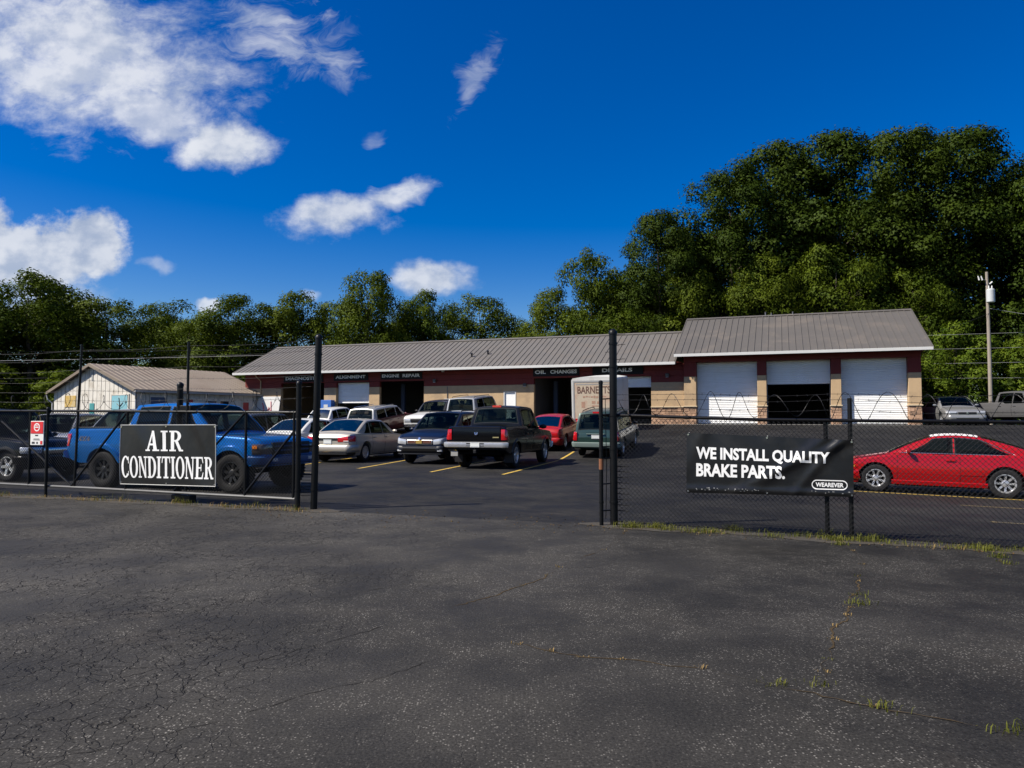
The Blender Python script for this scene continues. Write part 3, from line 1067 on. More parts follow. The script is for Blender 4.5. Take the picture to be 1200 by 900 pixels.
# windows on the shaded side
M_DKPANE = mat('dark_pane', (0.02, 0.024, 0.03), 0.1, coat=0.5)
for y0, y1, z0, z1, m in ((.9, 1.9, 2.15, 2.95, mat('slate_blue_shutter', (.05, .075, .14), .6)), (3.4, 3.9, 2.3, 2.85, mat('red_poster', (.35, .03, .03), .6)), (5.0, 5.7, 2.2, 2.8, M_DKPANE), (6.0, 6.7, 2.2, 2.8, M_DKPANE), (7.9, 8.4, 2.2, 2.75, MATS['red_poster'])):
    w_ = MB().bevbox(0.035, 0.07, y0, y1, z0, z1, 0.006).build('window', m, shed)
    mb = MB()
    mb.box(.036, .085, y0 - .06, y0 - .002, z0 - .06, z1 + .06).box(.036, .085, y1 + .002, y1 + .06, z0 - .06, z1 + .06).box(.036, .085, y0, y1, z1 + .002, z1 + .06).box(.036, .085, y0, y1, z0 - .06, z0 - .002)
    mb.build('window_frame', M_SIDING, w_)

# ================================================================== VEHICLES
def pane_mat():
    m = bpy.data.materials.new('car_pane')
    m.use_nodes = True
    t = m.node_tree
    T = NT(t)
    t.nodes.remove(t.nodes['Principled BSDF'])
    tr = T.n('ShaderNodeBsdfTransparent')
    tr.inputs[0].default_value = (0.34, 0.43, 0.42, 1)
    gl = T.n('ShaderNodeBsdfGlossy')
    gl.inputs['Roughness'].default_value = 0.02
    gl.inputs['Color'].default_value = (0.50, 0.50, 0.38, 1)
    fr = T.n('ShaderNodeFresnel')
    fr.inputs[0].default_value = 1.5
    mx = T.n('ShaderNodeMixShader')
    t.links.new(T.math('MULTIPLY_ADD', fr.outputs[0], 0.62, 0.012, clamp=True), mx.inputs[0])
    t.links.new(tr.outputs[0], mx.inputs[1])
    t.links.new(gl.outputs[0], mx.inputs[2])
    t.links.new(mx.outputs[0], t.nodes['Material Output'].inputs[0])
    return m


M_PANE = pane_mat()
M_INTERIOR = mat('dark_upholstery', (0.030, 0.029, 0.028), 0.9, var=0.3, vscale=5, spec=0.2)
def lerp(a, b, t):
    return a + (b - a) * t


def interp(pts, x):
    if x <= pts[0][0]:
        return pts[0][1]
    for (x0, z0), (x1, z1) in zip(pts, pts[1:]):
        if x <= x1:
            u = (x - x0) / (x1 - x0)
            return lerp(z0, z1, u)
    return pts[-1][1]


def smooth_line(pts, r=0.05):
    """sampled profile with its corners rounded"""
    def f(x):
        acc = 0
        for k in (-2, -1, 0, 1, 2):
            acc += interp(pts, x + k * r / 2) * (1, 2, 3, 2, 1)[k + 2]
        return acc / 9
    return f


WHEEL_CACHE = {}


def wheel_meshes(rad, wid, style, n_sp, rim_m):
    key = (rad, wid, style, n_sp, rim_m.name)
    if key in WHEEL_CACHE:
        return WHEEL_CACHE[key]
    N = 28
    rr = rad * (0.66 if style != 'truck' else 0.60)

    def lathe(prof, mb, mi=0):
        rows = []
        for q in range(N + 1):
            a = 2 * math.pi * q / N
            rows.append([(r * math.cos(a), y, r * math.sin(a)) for r, y in prof])
        mb.grid(rows, mi)
    w = wid / 2
    t = MB()
    lathe([(rr - .02, -w * .85), (rr + .01, -w), (rad * .88, -w * 1.04), (rad * .965, -w * .92), (rad, -w * .7), (rad, -w * .25), (rad * .985, -w * .2), (rad * .985, -w * .12), (rad, -w * .07),
           (rad, w * .07), (rad * .985, w * .12), (rad * .985, w * .2), (rad, w * .25), (rad, w * .7), (rad * .965, w * .92), (rad * .88, w * 1.04), (rr + .01, w), (rr - .02, w * .85)], t)
    if style == 'truck':      # tread blocks
        for q in range(36):
            a = 2 * math.pi * q / 36
            for sg in (-1, 1):
                a2 = a + (0.04 if sg > 0 else 0)
                vs = []
                for da in (0, .10):
                    for y in (w * .45 * sg, w * .95 * sg):
                        for r in (rad * .96, rad * 1.015):
                            vs.append((r * math.cos(a2 + da), y, r * math.sin(a2 + da)))
                t.add(vs, [(1, 3, 7, 5), (0, 1, 5, 4), (2, 6, 7, 3), (0, 2, 3, 1), (4, 5, 7, 6)])
    tm = t.mesh('tyre', M_TYRE, True, 40)
    m = MB()
    # barrel and recessed dark dish
    lathe([(rr, w * .80), (rr, w * .92), (rr - .025, w * .93), (rr - .035, w * .75), (rr - .04, w * .2)], m, 0)
    lathe([(rr - .035, w * .25), (.02, w * .20)], m, 1)
    for k in range(n_sp):
        a = 2 * math.pi * k / n_sp
        pairs = ((-.06, .0), (.06, .0)) if style == 'multi' else ((0, 0),)
        for off, _ in pairs:
            ca, sa = math.cos(a + off), math.sin(a + off)
            hw0, hw1 = {'five': (.045, .032), 'multi': (.016, .012), 'truck': (.035, .026), 'steel': (.05, .06)}[style]
            vs = []
            for r, hw, yo in ((.03, hw0, w * .62), (rr - .02, hw1, w * .80)):
                for sg in (-1, 1):
                    for y in (yo, yo - .05):
                        vs.append((r * ca - sg * hw * sa, y, r * sa + sg * hw * ca))
            m.add(vs, [(0, 2, 6, 4), (1, 5, 7, 3), (0, 4, 5, 1), (2, 3, 7, 6), (4, 6, 7, 5)], 0)
    lathe([(.075, w * .45), (.075, w * .66), (.06, w * .72), (.0, w * .73)], m, 0)
    rm = m.mesh('rim', [rim_m, M_UNDER], True, 40)
    WHEEL_CACHE[key] = (tm, rm)
    return tm, rm


class Car:
    def __init__(s, name, label, paint_m, sp, cat='car', group=None):
        s.sp = sp
        s.p = paint_m
        s.wb, s.W = sp['wb'], sp['W']
        s.xf, s.xr = sp['wb'] / 2 + sp['of'], -(sp['wb'] / 2 + sp['or'])
        s.top = smooth_line(sp['top'](s.xf, s.xr), sp.get('soft', 0.06))
        s.sill, s.belt = sp['sill'], sp['belt']
        s.rad = sp['rad']
        s.root = thing(name, label, cat, group=group)
        s.body()
        s.greenhouse()
        s.wheels()
        s.gaps()

    # --- shape functions
    def hw(s, x):
        sp = s.sp
        k = 1.0
        df, dr = sp.get('nf', .16), sp.get('nr', .12)
        lf, lr = sp.get('lf', .55), sp.get('lr', .45)
        if x > s.xf - lf:
            u = (x - (s.xf - lf)) / lf
            k -= df * u * u * (0.55 + .45 * u * u)
        if x < s.xr + lr:
            u = ((s.xr + lr) - x) / lr
            k -= dr * u * u * (0.55 + .45 * u * u)
        return s.W / 2 * k

    def prof(s, z):
        u = (z - s.sill) / (s.belt - s.sill)
        lo, hi = s.sp.get('tuck', .07), s.sp.get('shoulder', .05)
        m = s.sp.get('wide', .52)
        cr = s.sp.get('crease', .010)
        d = cr * (1 / (1 + math.exp(-(u - .70) / .012))) - cr * .8 * (1 / (1 + math.exp(-(u - .30) / .02)))
        if u < m:
            return 1 - lo * ((m - u) / m) ** 2 - d
        return 1 - hi * ((u - m) / (1 - m)) ** 2 - d

    def arch(s, x, extra=0.0):
        ra = s.sp['ra'] + extra
        for xa in (s.wb / 2, -s.wb / 2):
            if abs(x - xa) < ra:
                return s.rad * 0.97 + math.sqrt(ra * ra - (x - xa) ** 2) * s.sp.get('archk', 1.0)
        return 0.0

    def low(s, x):
        z = s.sill
        if x > s.xf - .35:
            z = lerp(s.sill, s.sp.get('fz', s.sill + .02), (x - s.xf + .35) / .35)
        if x < s.xr + .35:
            z = lerp(s.sill, s.sp.get('rz', s.sill + .08), (s.xr + .35 - x) / .35)
        return z

    # --- body shell
    def body(s):
        sp = s.sp
        bed = sp.get('bed')
        xs = set(np.round(np.linspace(s.xr, s.xf, 46), 4))
        for e, sg in ((s.xf, -1), (s.xr, 1)):
            for d in (.0, .01, .025, .05, .08, .12, .17):
                xs.add(round(e + sg * d, 4))
        for xa in (s.wb / 2, -s.wb / 2):
            ra = sp['ra']
            for k in range(25):
                xs.add(round(xa - ra * math.cos(math.pi * k / 24), 4))
            xs.add(round(xa - ra - .004, 4))
            xs.add(round(xa + ra + .004, 4))
        if bed:
            for b_ in bed[:2]:
                xs.add(round(b_ - .003, 4))
                xs.add(round(b_ + .003, 4))
        xs = sorted(xs)
        NS = 14
        rows = []
        for x in xs:
            zb = max(s.low(x), s.arch(x))
            zt = max(s.top(x), zb + .08)
            h = s.hw(x)
            half = [(h * .70, zb + .0), (h * s.prof(zb) - .03, zb)]
            ze = zt - .045
            for i in range(NS):
                z = lerp(zb + .012, ze, i / (NS - 1))
                half.append((h * s.prof(min(z, s.belt + .02)), z))
            ye = half[-1][0]
            half.append((ye - .018, zt - .013))
            if bed and bed[0] < x < bed[1]:
                half += [(ye - .05, zt), (ye - .085, zt - .01), (ye - .095, bed[2]), (0, bed[2])]
            else:
                cr = sp.get('crown', .035)
                half += [(ye - .055, zt), (ye * .72, zt + cr * .55), (ye * .38, zt + cr * .88), (0, zt + cr)]
            full = [(x, -y, z) for y, z in half] + [(x, y, z) for y, z in half[-2::-1]]
            rows.append(full)
        mb = MB()
        n = len(rows[0])
        mb.v = [p for r in rows for p in r]
        A, B, C, D = sp['gh']
        for i in range(len(rows) - 1):
            hollow = xs[i] > D + .10 and xs[i + 1] < A - .12
            for k in range(n - 1):
                if hollow and NS + 3 <= k < n - 1 - (NS + 3):
                    mb.f.append((i * n + k,) * 3)       # opening under the cabin, dropped below
                else:
                    mb.f.append((i * n + k, i * n + k + 1, (i + 1) * n + k + 1, (i + 1) * n + k))
                mb.m.append(0)
        mb.f.append(tuple(range(n)))
        mb.m.append(0)
        o = len(rows[0]) * (len(rows) - 1)
        mb.f.append(tuple(o + k for k in range(n - 1, -1, -1)))
        mb.m.append(0)
        if bed:       # dark liner on the bed floor and walls
            for i in range(len(rows) - 1):
                if bed[0] < xs[i] and xs[i + 1] < bed[1]:
                    base = i * (n - 1)
                    for k in range(NS + 4, n - 1 - (NS + 4)):
                        mb.m[base + k] = 1
        keep = [q for q, f in enumerate(mb.f) if len(set(f)) > 2]
        mb.f, mb.m = [mb.f[q] for q in keep], [mb.m[q] for q in keep]
        s.bodyo = mb.build('body', [s.p, M_UNDER], s.root, True, 32)
        # chassis and wheel housings
        mb = MB()
        w = s.W / 2
        mb.box(s.xr + .30, s.xf - .30, -w + .30, w - .30, s.sill - .02, min(s.belt - .32, s.sp['bed'][2] - .03) if bed else s.belt - .32)
        mb.box(-s.wb / 2 + sp['ra'] + .02, s.wb / 2 - sp['ra'] - .02, -w * .9 + .03, w * .9 - .03, s.sill - .03, s.sill + .2)
        mb.tube([(s.wb / 2, -w + .2, s.rad), (s.wb / 2, w - .2, s.rad)], .06, 6)
        mb.tube([(-s.wb / 2, -w + .2, s.rad), (-s.wb / 2, w - .2, s.rad)], .07, 6)
        mb.build('chassis', M_UNDER, s.root)

    # --- cabin
    def ght(s, x):
        A, B, C, D = s.sp['gh']
        zr, be = s.sp['roof'], s.belt
        if x >= A:
            return s.zc
        if x >= B:
            u = (A - x) / (A - B)
            return lerp(s.zc, zr - .035, math.sin(u * math.pi / 2) ** .92 * .25 + u * .75)
        if x >= C:
            u = (x - C) / (B - C)
            return zr - .035 + .035 * (1 - (2 * u - 1) ** 2)
        if x >= D:
            u = (x - D) / max(1e-6, C - D)
            return lerp(s.zd, zr - .035, math.sin(u * math.pi / 2) ** .92 * .3 + u * .7)
        return s.zd

    def ghy(s, x, z):
        """half width of the cabin side at height z"""
        be = s.belt
        u = max(0.0, (z - be)) / (s.sp['roof'] - be)
        y0 = min(s.hw(x), s.W / 2) * s.prof(be) - s.sp.get('ghin', .025)
        A, B, C, D = s.sp['gh']
        k = 0.0
        if x > B:
            k = .06 * ((x - B) / (A - B)) ** 2
        if x < C:
            k = s.sp.get('rtap', .05) * ((C - x) / max(.05, C - D)) ** 2
        return y0 - k - s.sp['tumble'] * (u ** 1.15)

    def topy(s, x, y, zt):
        ye = s.ghy(x, zt) - .03
        cr = .045
        return zt + cr * (1 - min(1, abs(y) / max(ye, .1)) ** 2)

    def greenhouse(s):
        sp = s.sp
        A, B, C, D = sp['gh']
        s.zc = s.top(A) + .005
        s.zd = sp.get('zd', s.top(D) + .005)
        # glazing outlines: (x0, x1, side margin) on the top skin, trapezoids on the sides
        ws = (lerp(A, B, .06), lerp(A, B, .94), .055)
        scr = [ws]
        if sp.get('rear_glass', True):
            a, b_ = sp.get('rg', (.08, .93))
            scr.append((lerp(D, C, a), lerp(D, C, b_), sp.get('rgm', .07)))
        zlo = s.belt + sp.get('wlo', .015)
        zhi = sp['roof'] - sp.get('wtop', .115)

        def in_screen(p):
            for x0, x1, mg in scr:
                lo, hi = min(x0, x1), max(x0, x1)
                if lo <= p[0] <= hi and abs(p[1]) <= s.ghy(p[0], s.ght(p[0])) - .03 - mg:
                    return True
            return False

        def in_side(p):
            zm = s.wtop(p[0])
            if not zlo <= p[2] <= zm:
                return False
            v = (p[2] - zlo) / (zm - zlo)
            return any(lerp(w[0], w[2], v) <= p[0] <= lerp(w[1], w[3], v) for w in sp['side'])
        nD = max(12, int(math.hypot(C - D, sp['roof'] - s.belt) / .04))
        nC = max(12, int((B - C) / .045))
        nB = max(12, int(math.hypot(A - B, sp['roof'] - s.belt) / .04))
        xs = [lerp(D, C, i / nD) for i in range(nD)] + [lerp(C, B, i / nC) for i in range(nC)] + [lerp(B, A, i / nB) for i in range(nB + 1)]
        rows = []
        NSIDE, NTOP = 12, 14
        for x in xs:
            zt = s.ght(x)
            be = min(s.top(x) - .03, zt - .012)
            half = []
            for i in range(NSIDE):
                z = lerp(be, zt - .03, i / (NSIDE - 1))
                half.append((s.ghy(x, z), z))
            ye = s.ghy(x, zt) - .03
            half.append((ye + .012, zt - .008))
            for q in range(NTOP + 1):
                y = ye * (1 - q / NTOP)
                half.append((y, s.topy(x, y, zt)))
            rows.append([(x, -y, z) for y, z in half] + [(x, y, z) for y, z in half[-2::-1]])
        mb = MB()
        n = len(rows[0])
        mb.v = [p for r in rows for p in r]
        for i in range(len(rows) - 1):
            for k in range(n - 1):
                f = (i * n + k, i * n + k + 1, (i + 1) * n + k + 1, (i + 1) * n + k)
                side = k < NSIDE - 1 or k >= n - NSIDE
                top = NSIDE + 1 <= k < n - NSIDE - 2
                test = in_side if side else (in_screen if top else None)
                if test and all(test(mb.v[q]) for q in f):
                    continue
                mb.f.append(f)
                mb.m.append(0)
        mb.f.append(tuple(range(n)))
        mb.m.append(0)
        o = n * (len(rows) - 1)
        mb.f.append(tuple(o + k for k in range(n - 1, -1, -1)))
        mb.m.append(0)
        rp = sp.get('roof_mat', s.p)
        s.cab = mb.build('cabin', [rp], s.root, True, 30)
        s.screen('windscreen', *ws)
        if len(scr) > 1:
            s.screen('rear_window', *scr[1])
        for win in sp['side']:
            for sg in (-1, 1):
                s.side_window(win, sg)
        s.interior()

    def wtop(s, x):
        m = s.sp.get('wtop', .115)
        return min(s.sp['roof'] - m + .03, s.ght(x) - m + .03)

    def interior(s):
        A, B, C, D = s.sp['gh']
        be, rf = s.belt, s.sp['roof']
        w = s.ghy(0, be) - .1
        mb = MB()
        mb.bevbox(D + .12, A - .12, -w, w, be - .30, be - .12, .02)
        mb.bevbox(A - .62, A - .18, -w, w, be - .16, be - .02, .03)
        xs = A - 1.32
        n = 0
        while xs > max(D + .25, C - .1) and n < 3:
            for sg in (-1, 1):
                y = sg * w * .48
                hw_ = w * .36
                mb.bevbox(xs - .16, xs + .02, y - hw_, y + hw_, be - .2, be + (rf - be) * .48, .04)
                mb.bevbox(xs - .15, xs - .04, y - .13, y + .13, be + (rf - be) * .50, be + (rf - be) * .76, .03)
                mb.tube([(xs - .10, y - .05, be + (rf - be) * .46), (xs - .10, y - .05, be + (rf - be) * .55)], .008, 4)
            xs -= .92
            n += 1
        pts = []
        for k in range(17):
            a = 2 * math.pi * k / 16
            pts.append((A - .66 - .06 * math.sin(a), w * .48 + .18 * math.cos(a), be + .01 + .17 * math.sin(a)))
        mb.tube(pts, .014, 5, cap=False)
        mb.build('interior', s.sp.get('int_mat', M_INTERIOR), s.root, True, 40)

    def screen(s, name, x0, x1, marg):
        def pt(u, v, off):
            """u along the slope 0..1, v across -1..1"""
            x = lerp(x0, x1, u)
            zt = s.ght(x)
            ye = s.ghy(x, zt) - .03 - marg
            sl = (s.ght(x + .01) - s.ght(x - .01)) / .02
            L = math.sqrt(1 + sl * sl)
            y = ye * v
            return (x - sl / L * off, y, s.topy(x, y, zt) + off / L)
        L = math.hypot(x1 - x0, s.ght(x1) - s.ght(x0))
        wd = 2 * (s.ghy(x0, s.ght(x0)) - .03 - marg)
        du, dv = .045 / L, .05 / (wd / 2)
        gu, gv = .018 / L, .02 / (wd / 2)
        mb = MB()
        mb.grid([[pt(i / 10, -1 + 2 * q / 10, .008) for q in range(11)] for i in range(11)], 0)
        # black frit frame round the pane
        outer, inner = [], []
        per = [(-gu + (1 + 2 * gu) * k / 10, -1 - gv) for k in range(10)] + [(1 + gu, -1 - gv + (2 + 2 * gv) * k / 10) for k in range(10)] + \
              [(1 + gu - (1 + 2 * gu) * k / 10, 1 + gv) for k in range(10)] + [(-gu, 1 + gv - (2 + 2 * gv) * k / 10) for k in range(10)]
        for u, v in per:
            outer.append(pt(u, v, .004))
            inner.append(pt(min(max(u, du), 1 - du), min(max(v, -1 + dv), 1 - dv), .0045))
        mb.grid([outer + outer[:1], inner + inner[:1]], 1)
        mb.build(name, [M_PANE, M_TRIM], s.root, True, 60)

    def side_window(s, win, sg):
        xb0, xb1, xt0, xt1 = win[:4]
        zlo = s.belt + s.sp.get('wlo', .015)
        zhi = s.sp['roof'] - s.sp.get('wtop', .115)

        def pt(u, v, off, du=0.0, dz=0.0):
            x = lerp(lerp(xb0, xt0, v), lerp(xb1, xt1, v), u) + du
            z = lerp(zlo, max(s.wtop(x - du), zlo + .02), v) + dz
            return (x, sg * (s.ghy(x, z) + off), z)
        mb = MB()
        mb.grid([[pt(i / 6, j / 6, .006) for i in range(7)] for j in range(7)], 0)
        outer, inner = [], []
        per = [(k / 8, 0) for k in range(8)] + [(1, k / 8) for k in range(8)] + [(1 - k / 8, 1) for k in range(8)] + [(0, 1 - k / 8) for k in range(8)]
        g, q = .016, .034
        for u, v in per:
            ou = (-g if u == 0 else g if u == 1 else 0)
            oz = (-g if v == 0 else g if v == 1 else 0)
            iu = (q if u == 0 else -q if u == 1 else 0)
            iz = (q if v == 0 else -q if v == 1 else 0)
            wdt = lerp(xb1, xt1, v) - lerp(xb0, xt0, v)
            cu = min(max(u, q / max(wdt, .1)), 1 - q / max(wdt, .1))
            cv = min(max(v, q / (zhi - zlo)), 1 - q / (zhi - zlo))
            outer.append(pt(u, v, .003, ou, oz))
            inner.append(pt(cu, cv, .0035))
        mb.grid([outer + outer[:1], inner + inner[:1]], 1)
        mb.build('side_window', [M_PANE, M_TRIM], s.root, True, 60)

    def gaps(s):
        """shut lines of the bonnet, boot and bumpers"""
        A, B, C, D = s.sp['gh']
        mb = MB()
        for sg in (-1, 1):
            pts = []
            for k in range(12):
                x = lerp(A + .02, s.xf - .14, k / 11)
                z = s.top(x)
                y = s.hw(x) * s.prof(min(z - .045, s.belt)) * .86
                pts.append((x, sg * y, z + s.sp.get('crown', .035) * .42))
            mb.tube(pts, .005, 4)
            for xe, e in ((s.xf, -1), (s.xr, 1)):
                x = xe + e * .36
                za, zb = max(s.low(x), s.arch(x)) + .05, s.top(x) - .10
                if zb - za > .1 and s.arch(x) < zb - .1:
                    mb.tube([(x, sg * (s.hw(x) * s.prof(min(z, s.belt)) + .001), z) for z in np.linspace(za, zb, 6)], .004, 4)
        mb.build('panel_gap', M_TRIM, s.root, kind='stuff')

    # --- wheels
    def wheels(s):
        sp = s.sp
        tm, rm = wheel_meshes(s.rad, sp.get('tw', .215), sp.get('style', 'five'), sp.get('spokes', 5), sp.get('rim', M_ALLOY))
        y = s.W / 2 - sp.get('tw', .215) / 2 - sp.get('win', .035)
        for xa in (s.wb / 2, -s.wb / 2):
            for sg in (1, -1):
                e = bpy.data.objects.new('wheel', None)
                e.empty_display_size = .1
                COL.objects.link(e)
                e.parent = s.root
                e.location = (xa, sg * y, s.rad)
                e.rotation_euler = (0, rnd.uniform(0, 6), 0 if sg > 0 else math.pi)
                link('tyre', tm, e)
                link('rim', rm, e)

    # --- perimeter ribbons at either end (q = distance along the end from its middle, left positive)
    def peri(s, end, q, z, off):
        xe = s.xf if end > 0 else s.xr
        yc = s.hw(xe) * s.prof(z)
        sgn = 1 if q >= 0 else -1
        a = abs(q)
        if a <= yc:
            x, y = xe, a
            nx, ny = end, 0.0
            if a > yc - .02:
                nx, ny = end * .8, .6
        else:
            d = a - yc
            x = xe - end * d
            y = s.hw(x) * s.prof(z)
            dy = (s.hw(x + .01) - s.hw(x - .01)) / .02
            nx, ny = -dy, 1.0
            L = math.hypot(nx, ny)
            nx, ny = nx / L, ny / L
            if d < .06:
                nx, ny = end * .6, .8
        return (x + nx * off, sgn * (y + ny * off), z)

    def ribbon(s, name, end, q0, q1, z0, z1, m, off=.012, z0b=None, z1b=None, parent=None, inset=.03, n=None, round_=.0):
        """solid strip following the bumper line; z0b/z1b are the heights at q1"""
        z0b = z0 if z0b is None else z0b
        z1b = z1 if z1b is None else z1b
        n = n or max(4, int(abs(q1 - q0) / .06))
        out, inn = [], []
        for i in range(n + 1):
            u = i / n
            q = lerp(q0, q1, u)
            a, b_ = lerp(z0, z0b, u), lerp(z1, z1b, u)
            zs = [a, lerp(a, b_, .12), lerp(a, b_, .5), lerp(a, b_, .88), b_]
            offs = [off * .45, off, off * (1 + round_), off, off * .45]
            out.append([s.peri(end, q, z, f) for z, f in zip(zs, offs)])
            inn.append([s.peri(end, q, z, -inset) for z in zs])
        mb = MB()
        loops = []
        for o_, i_ in zip(out, inn):
            loops.append(o_ + i_[::-1])
        mb.grid(loops, 0, closed=True)
        k = len(loops[0])
        mb.f.append(tuple(range(k)))
        mb.m.append(0)
        o = k * (len(loops) - 1)
        mb.f.append(tuple(o + j for j in range(k - 1, -1, -1)))
        mb.m.append(0)
        return mb.build(name, m, parent or s.root, True, 40)

    def pair(s, name, end, q0, q1, *a, **k):
        r_ = []
        for sg in (1, -1):
            r_.append(s.ribbon(name, end, q0 * sg, q1 * sg, *a, **k))
        return r_

    # --- doors as slightly proud skins with a dark shut line
    def door(s, x0, x1, z0=None, z1=None, hx=None, hm=None, slant=0.0):
        z0 = s.sill + .07 if z0 is None else z0
        z1 = s.belt - .035 if z1 is None else z1
        for sg in (-1, 1):
            mb = MB()
            for grow, off, mi in ((.011, .0015, 1), (0, .006, 0)):
                rows = []
                for j in range(8):
                    v = j / 7
                    z = lerp(z0 - grow, z1 + grow * .3, v)
                    row = []
                    for i in range(7):
                        x = lerp(x0 - grow, x1 + grow, i / 6) + slant * (v - .5)
                        row.append((x, sg * (s.hw(x) * s.prof(z) + off), z))
                    rows.append(row if sg < 0 else row[::-1])
                mb.grid(rows, mi)
            d = mb.build('door', [s.p, M_TRIM], s.root, True, 50)
            if hx is not None:
                zz = s.belt - .13
                y = s.hw(hx) * s.prof(zz) + .012
                m2 = MB()
                ya, yb = sorted((sg * (y - .01), sg * (y + .028)))
                m2.bevbox(hx - .09, hx + .09, ya, yb, zz - .018, zz + .018, .008)
                m2.build('handle', hm or s.p, d)

    def mirrors(s, x, m=None, size=1.0, z=None):
        z = s.belt + .07 if z is None else z
        for sg in (-1, 1):
            y = s.ghy(x, s.belt) + .015
            mb = MB()
            rows = []
            w, h, d = .19 * size, .125 * size, .10 * size
            for i in range(6):
                u = i / 5
                k = (math.sin(math.pi * min(max(u, .08), .92))) ** .45
                yy = y + .05 + u * w
                row = []
                for q in range(10):
                    a = 2 * math.pi * q / 10
                    row.append((x + d / 2 * k * math.cos(a) - .02 * u, sg * yy, z + h / 2 * k * math.sin(a)))
                rows.append(row if sg < 0 else row[::-1])
            mb.grid(rows, 0, closed=True)
            mb.f.append(tuple(range(9, -1, -1)))
            mb.m.append(0)
            mb.f.append(tuple(50 + q for q in range(10)))
            mb.m.append(0)
            mb.tube([(x + .01, sg * (y - .03), z - .05), (x, sg * (y + .09), z - .02)], .022, 6)
            mb.build('mirror', m or s.p, s.root, True, 50)

    def plate(s, end, z0, y0=0.0, off=.015, m=None, marks=True):
        xe = (s.xf if end > 0 else s.xr) + end * off
        mb = MB()
        xa, xb = sorted((xe, xe + end * .008))
        mb.box(xa, xb, y0 - .152, y0 + .152, z0, z0 + .152)
        p = mb.build('licence_plate', m or M_PLATE, s.root)
        if marks:
            m2 = MB()
            xa, xb = sorted((xe + end * .009, xe + end * .010))
            m2.box(xa, xb, y0 - .135, y0 + .135, z0 + .012, z0 + .02).box(xa, xb, y0 - .135, y0 + .135, z0 + .132, z0 + .14)
            m2.build('plate_rim', M_PLATETXT, p)
        return p

    def flare(s, m, proud=.04, width=.07):
        for xa in (s.wb / 2, -s.wb / 2):
            for sg in (-1, 1):
                rows = []
                a0 = math.asin(min(.9, max(0, (s.sill + .03 - s.rad * .97) / s.sp['ra'])))
                for k in range(19):
                    a = a0 + (math.pi - 2 * a0) * k / 18
                    row = []
                    for dr, off in ((-.012, -.01), (-.008, proud), (width * .7, proud), (width, .0)):
                        ra = s.sp['ra'] + dr
                        x = xa - ra * math.cos(a)
                        z = s.rad * .97 + ra * math.sin(a) * s.sp.get('archk', 1.0)
                        x_ = min(max(x, s.xr + .02), s.xf - .02)
                        row.append((x_, sg * (s.hw(x_) * s.prof(min(z, s.belt)) + off), z))
                    rows.append(row if sg > 0 else row[::-1])
                MB().grid(rows).build('fender_flare', m, s.root, True, 40)

    def box(s, name, m, x0, x1, y0, y1, z0, z1, b=.01, parent=None):
        return MB().bevbox(x0, x1, y0, y1, z0, z1, b).build(name, m, parent or s.root)

    def rails(s, x0, x1, m=None):
        for sg in (-1, 1):
            y = sg * (s.ghy(0, s.sp['roof'] - .03) - .10)
            z = s.sp['roof']
            MB().tube([(x0, y, z), (x0 + .06, y, z + .055), (lerp(x0, x1, .5), y, z + .075), (x1 - .06, y, z + .055), (x1, y, z)], .017, 6).build('roof_rail', m or M_TRIM, s.root, True)

    def third_light(s):
        A, B, C, D = s.sp['gh']
        s.box('brake_light', M_RED, C - .03, C + .03, -.16, .16, s.sp['roof'] - .03, s.sp['roof'] + .035, .006)

    def place(s, sx, t, deg):
        """stand the car on the ground at site position (s, t); deg is its heading in the site grid, 0 = along +s, 90 = along +t"""
        x, y = xy(sx, t)
        a = R(deg) - GA
        f = Vector((math.cos(a), math.sin(a)))
        l = Vector((-f.y, f.x))
        c = Vector((x, y))
        hb, ht = s.wb / 2, s.W / 2 - .12

        def g(p):
            return gz(p.x, p.y)
        pf, pb, pl, pr = c + f * hb, c - f * hb, c + l * ht, c - l * ht
        X = Vector((pf.x - pb.x, pf.y - pb.y, g(pf) - g(pb))).normalized()
        Y = Vector((pl.x - pr.x, pl.y - pr.y, g(pl) - g(pr))).normalized()
        Z = X.cross(Y).normalized()
        Y = Z.cross(X).normalized()
        z0 = (g(pf) + g(pb)) / 2
        z0 = max(z0, max(g(q) for q in (pf + l * ht, pf - l * ht, pb + l * ht, pb - l * ht)) - .02 if False else z0)
        mt = Matrix(((X.x, Y.x, Z.x, x), (X.y, Y.y, Z.y, y), (X.z, Y.z, Z.z, z0), (0, 0, 0, 1)))
        s.root.matrix_world = mt
        s.root.location = mt.to_translation()
        s.root.rotation_euler = mt.to_euler()
        return s


def sedan_top(xf, xr):
    return [(xr, .80), (xr + .04, .93), (xr + .12, .975), (-1.70, 1.00), (-.9, .985), (.85, .955), (xf - .95, .90), (xf - .35, .78), (xf - .10, .68), (xf, .58)]


SEDAN = dict(wb=2.76, of=.98, **{'or': 1.06}, W=1.83, rad=.33, ra=.385, sill=.23, belt=.97, top=sedan_top, gh=(1.02, .18, -.98, -1.86), roof=1.46, tumble=.19,
             side=[(-.02, .66, -.02, .12), (-.95, -.08, -.88, -.08), (-1.42, -1.02, -1.10, -.96)], spokes=9, style='five', fz=.26, rz=.33, wtop=.11)


def suv_top(xf, xr):
    return [(xr, .72), (xr + .03, 1.00), (xr + .06, 1.08), (-1.2, 1.08), (.9, 1.06), (xf - .85, 1.02), (xf - .25, .95), (xf - .08, .86), (xf, .74)]


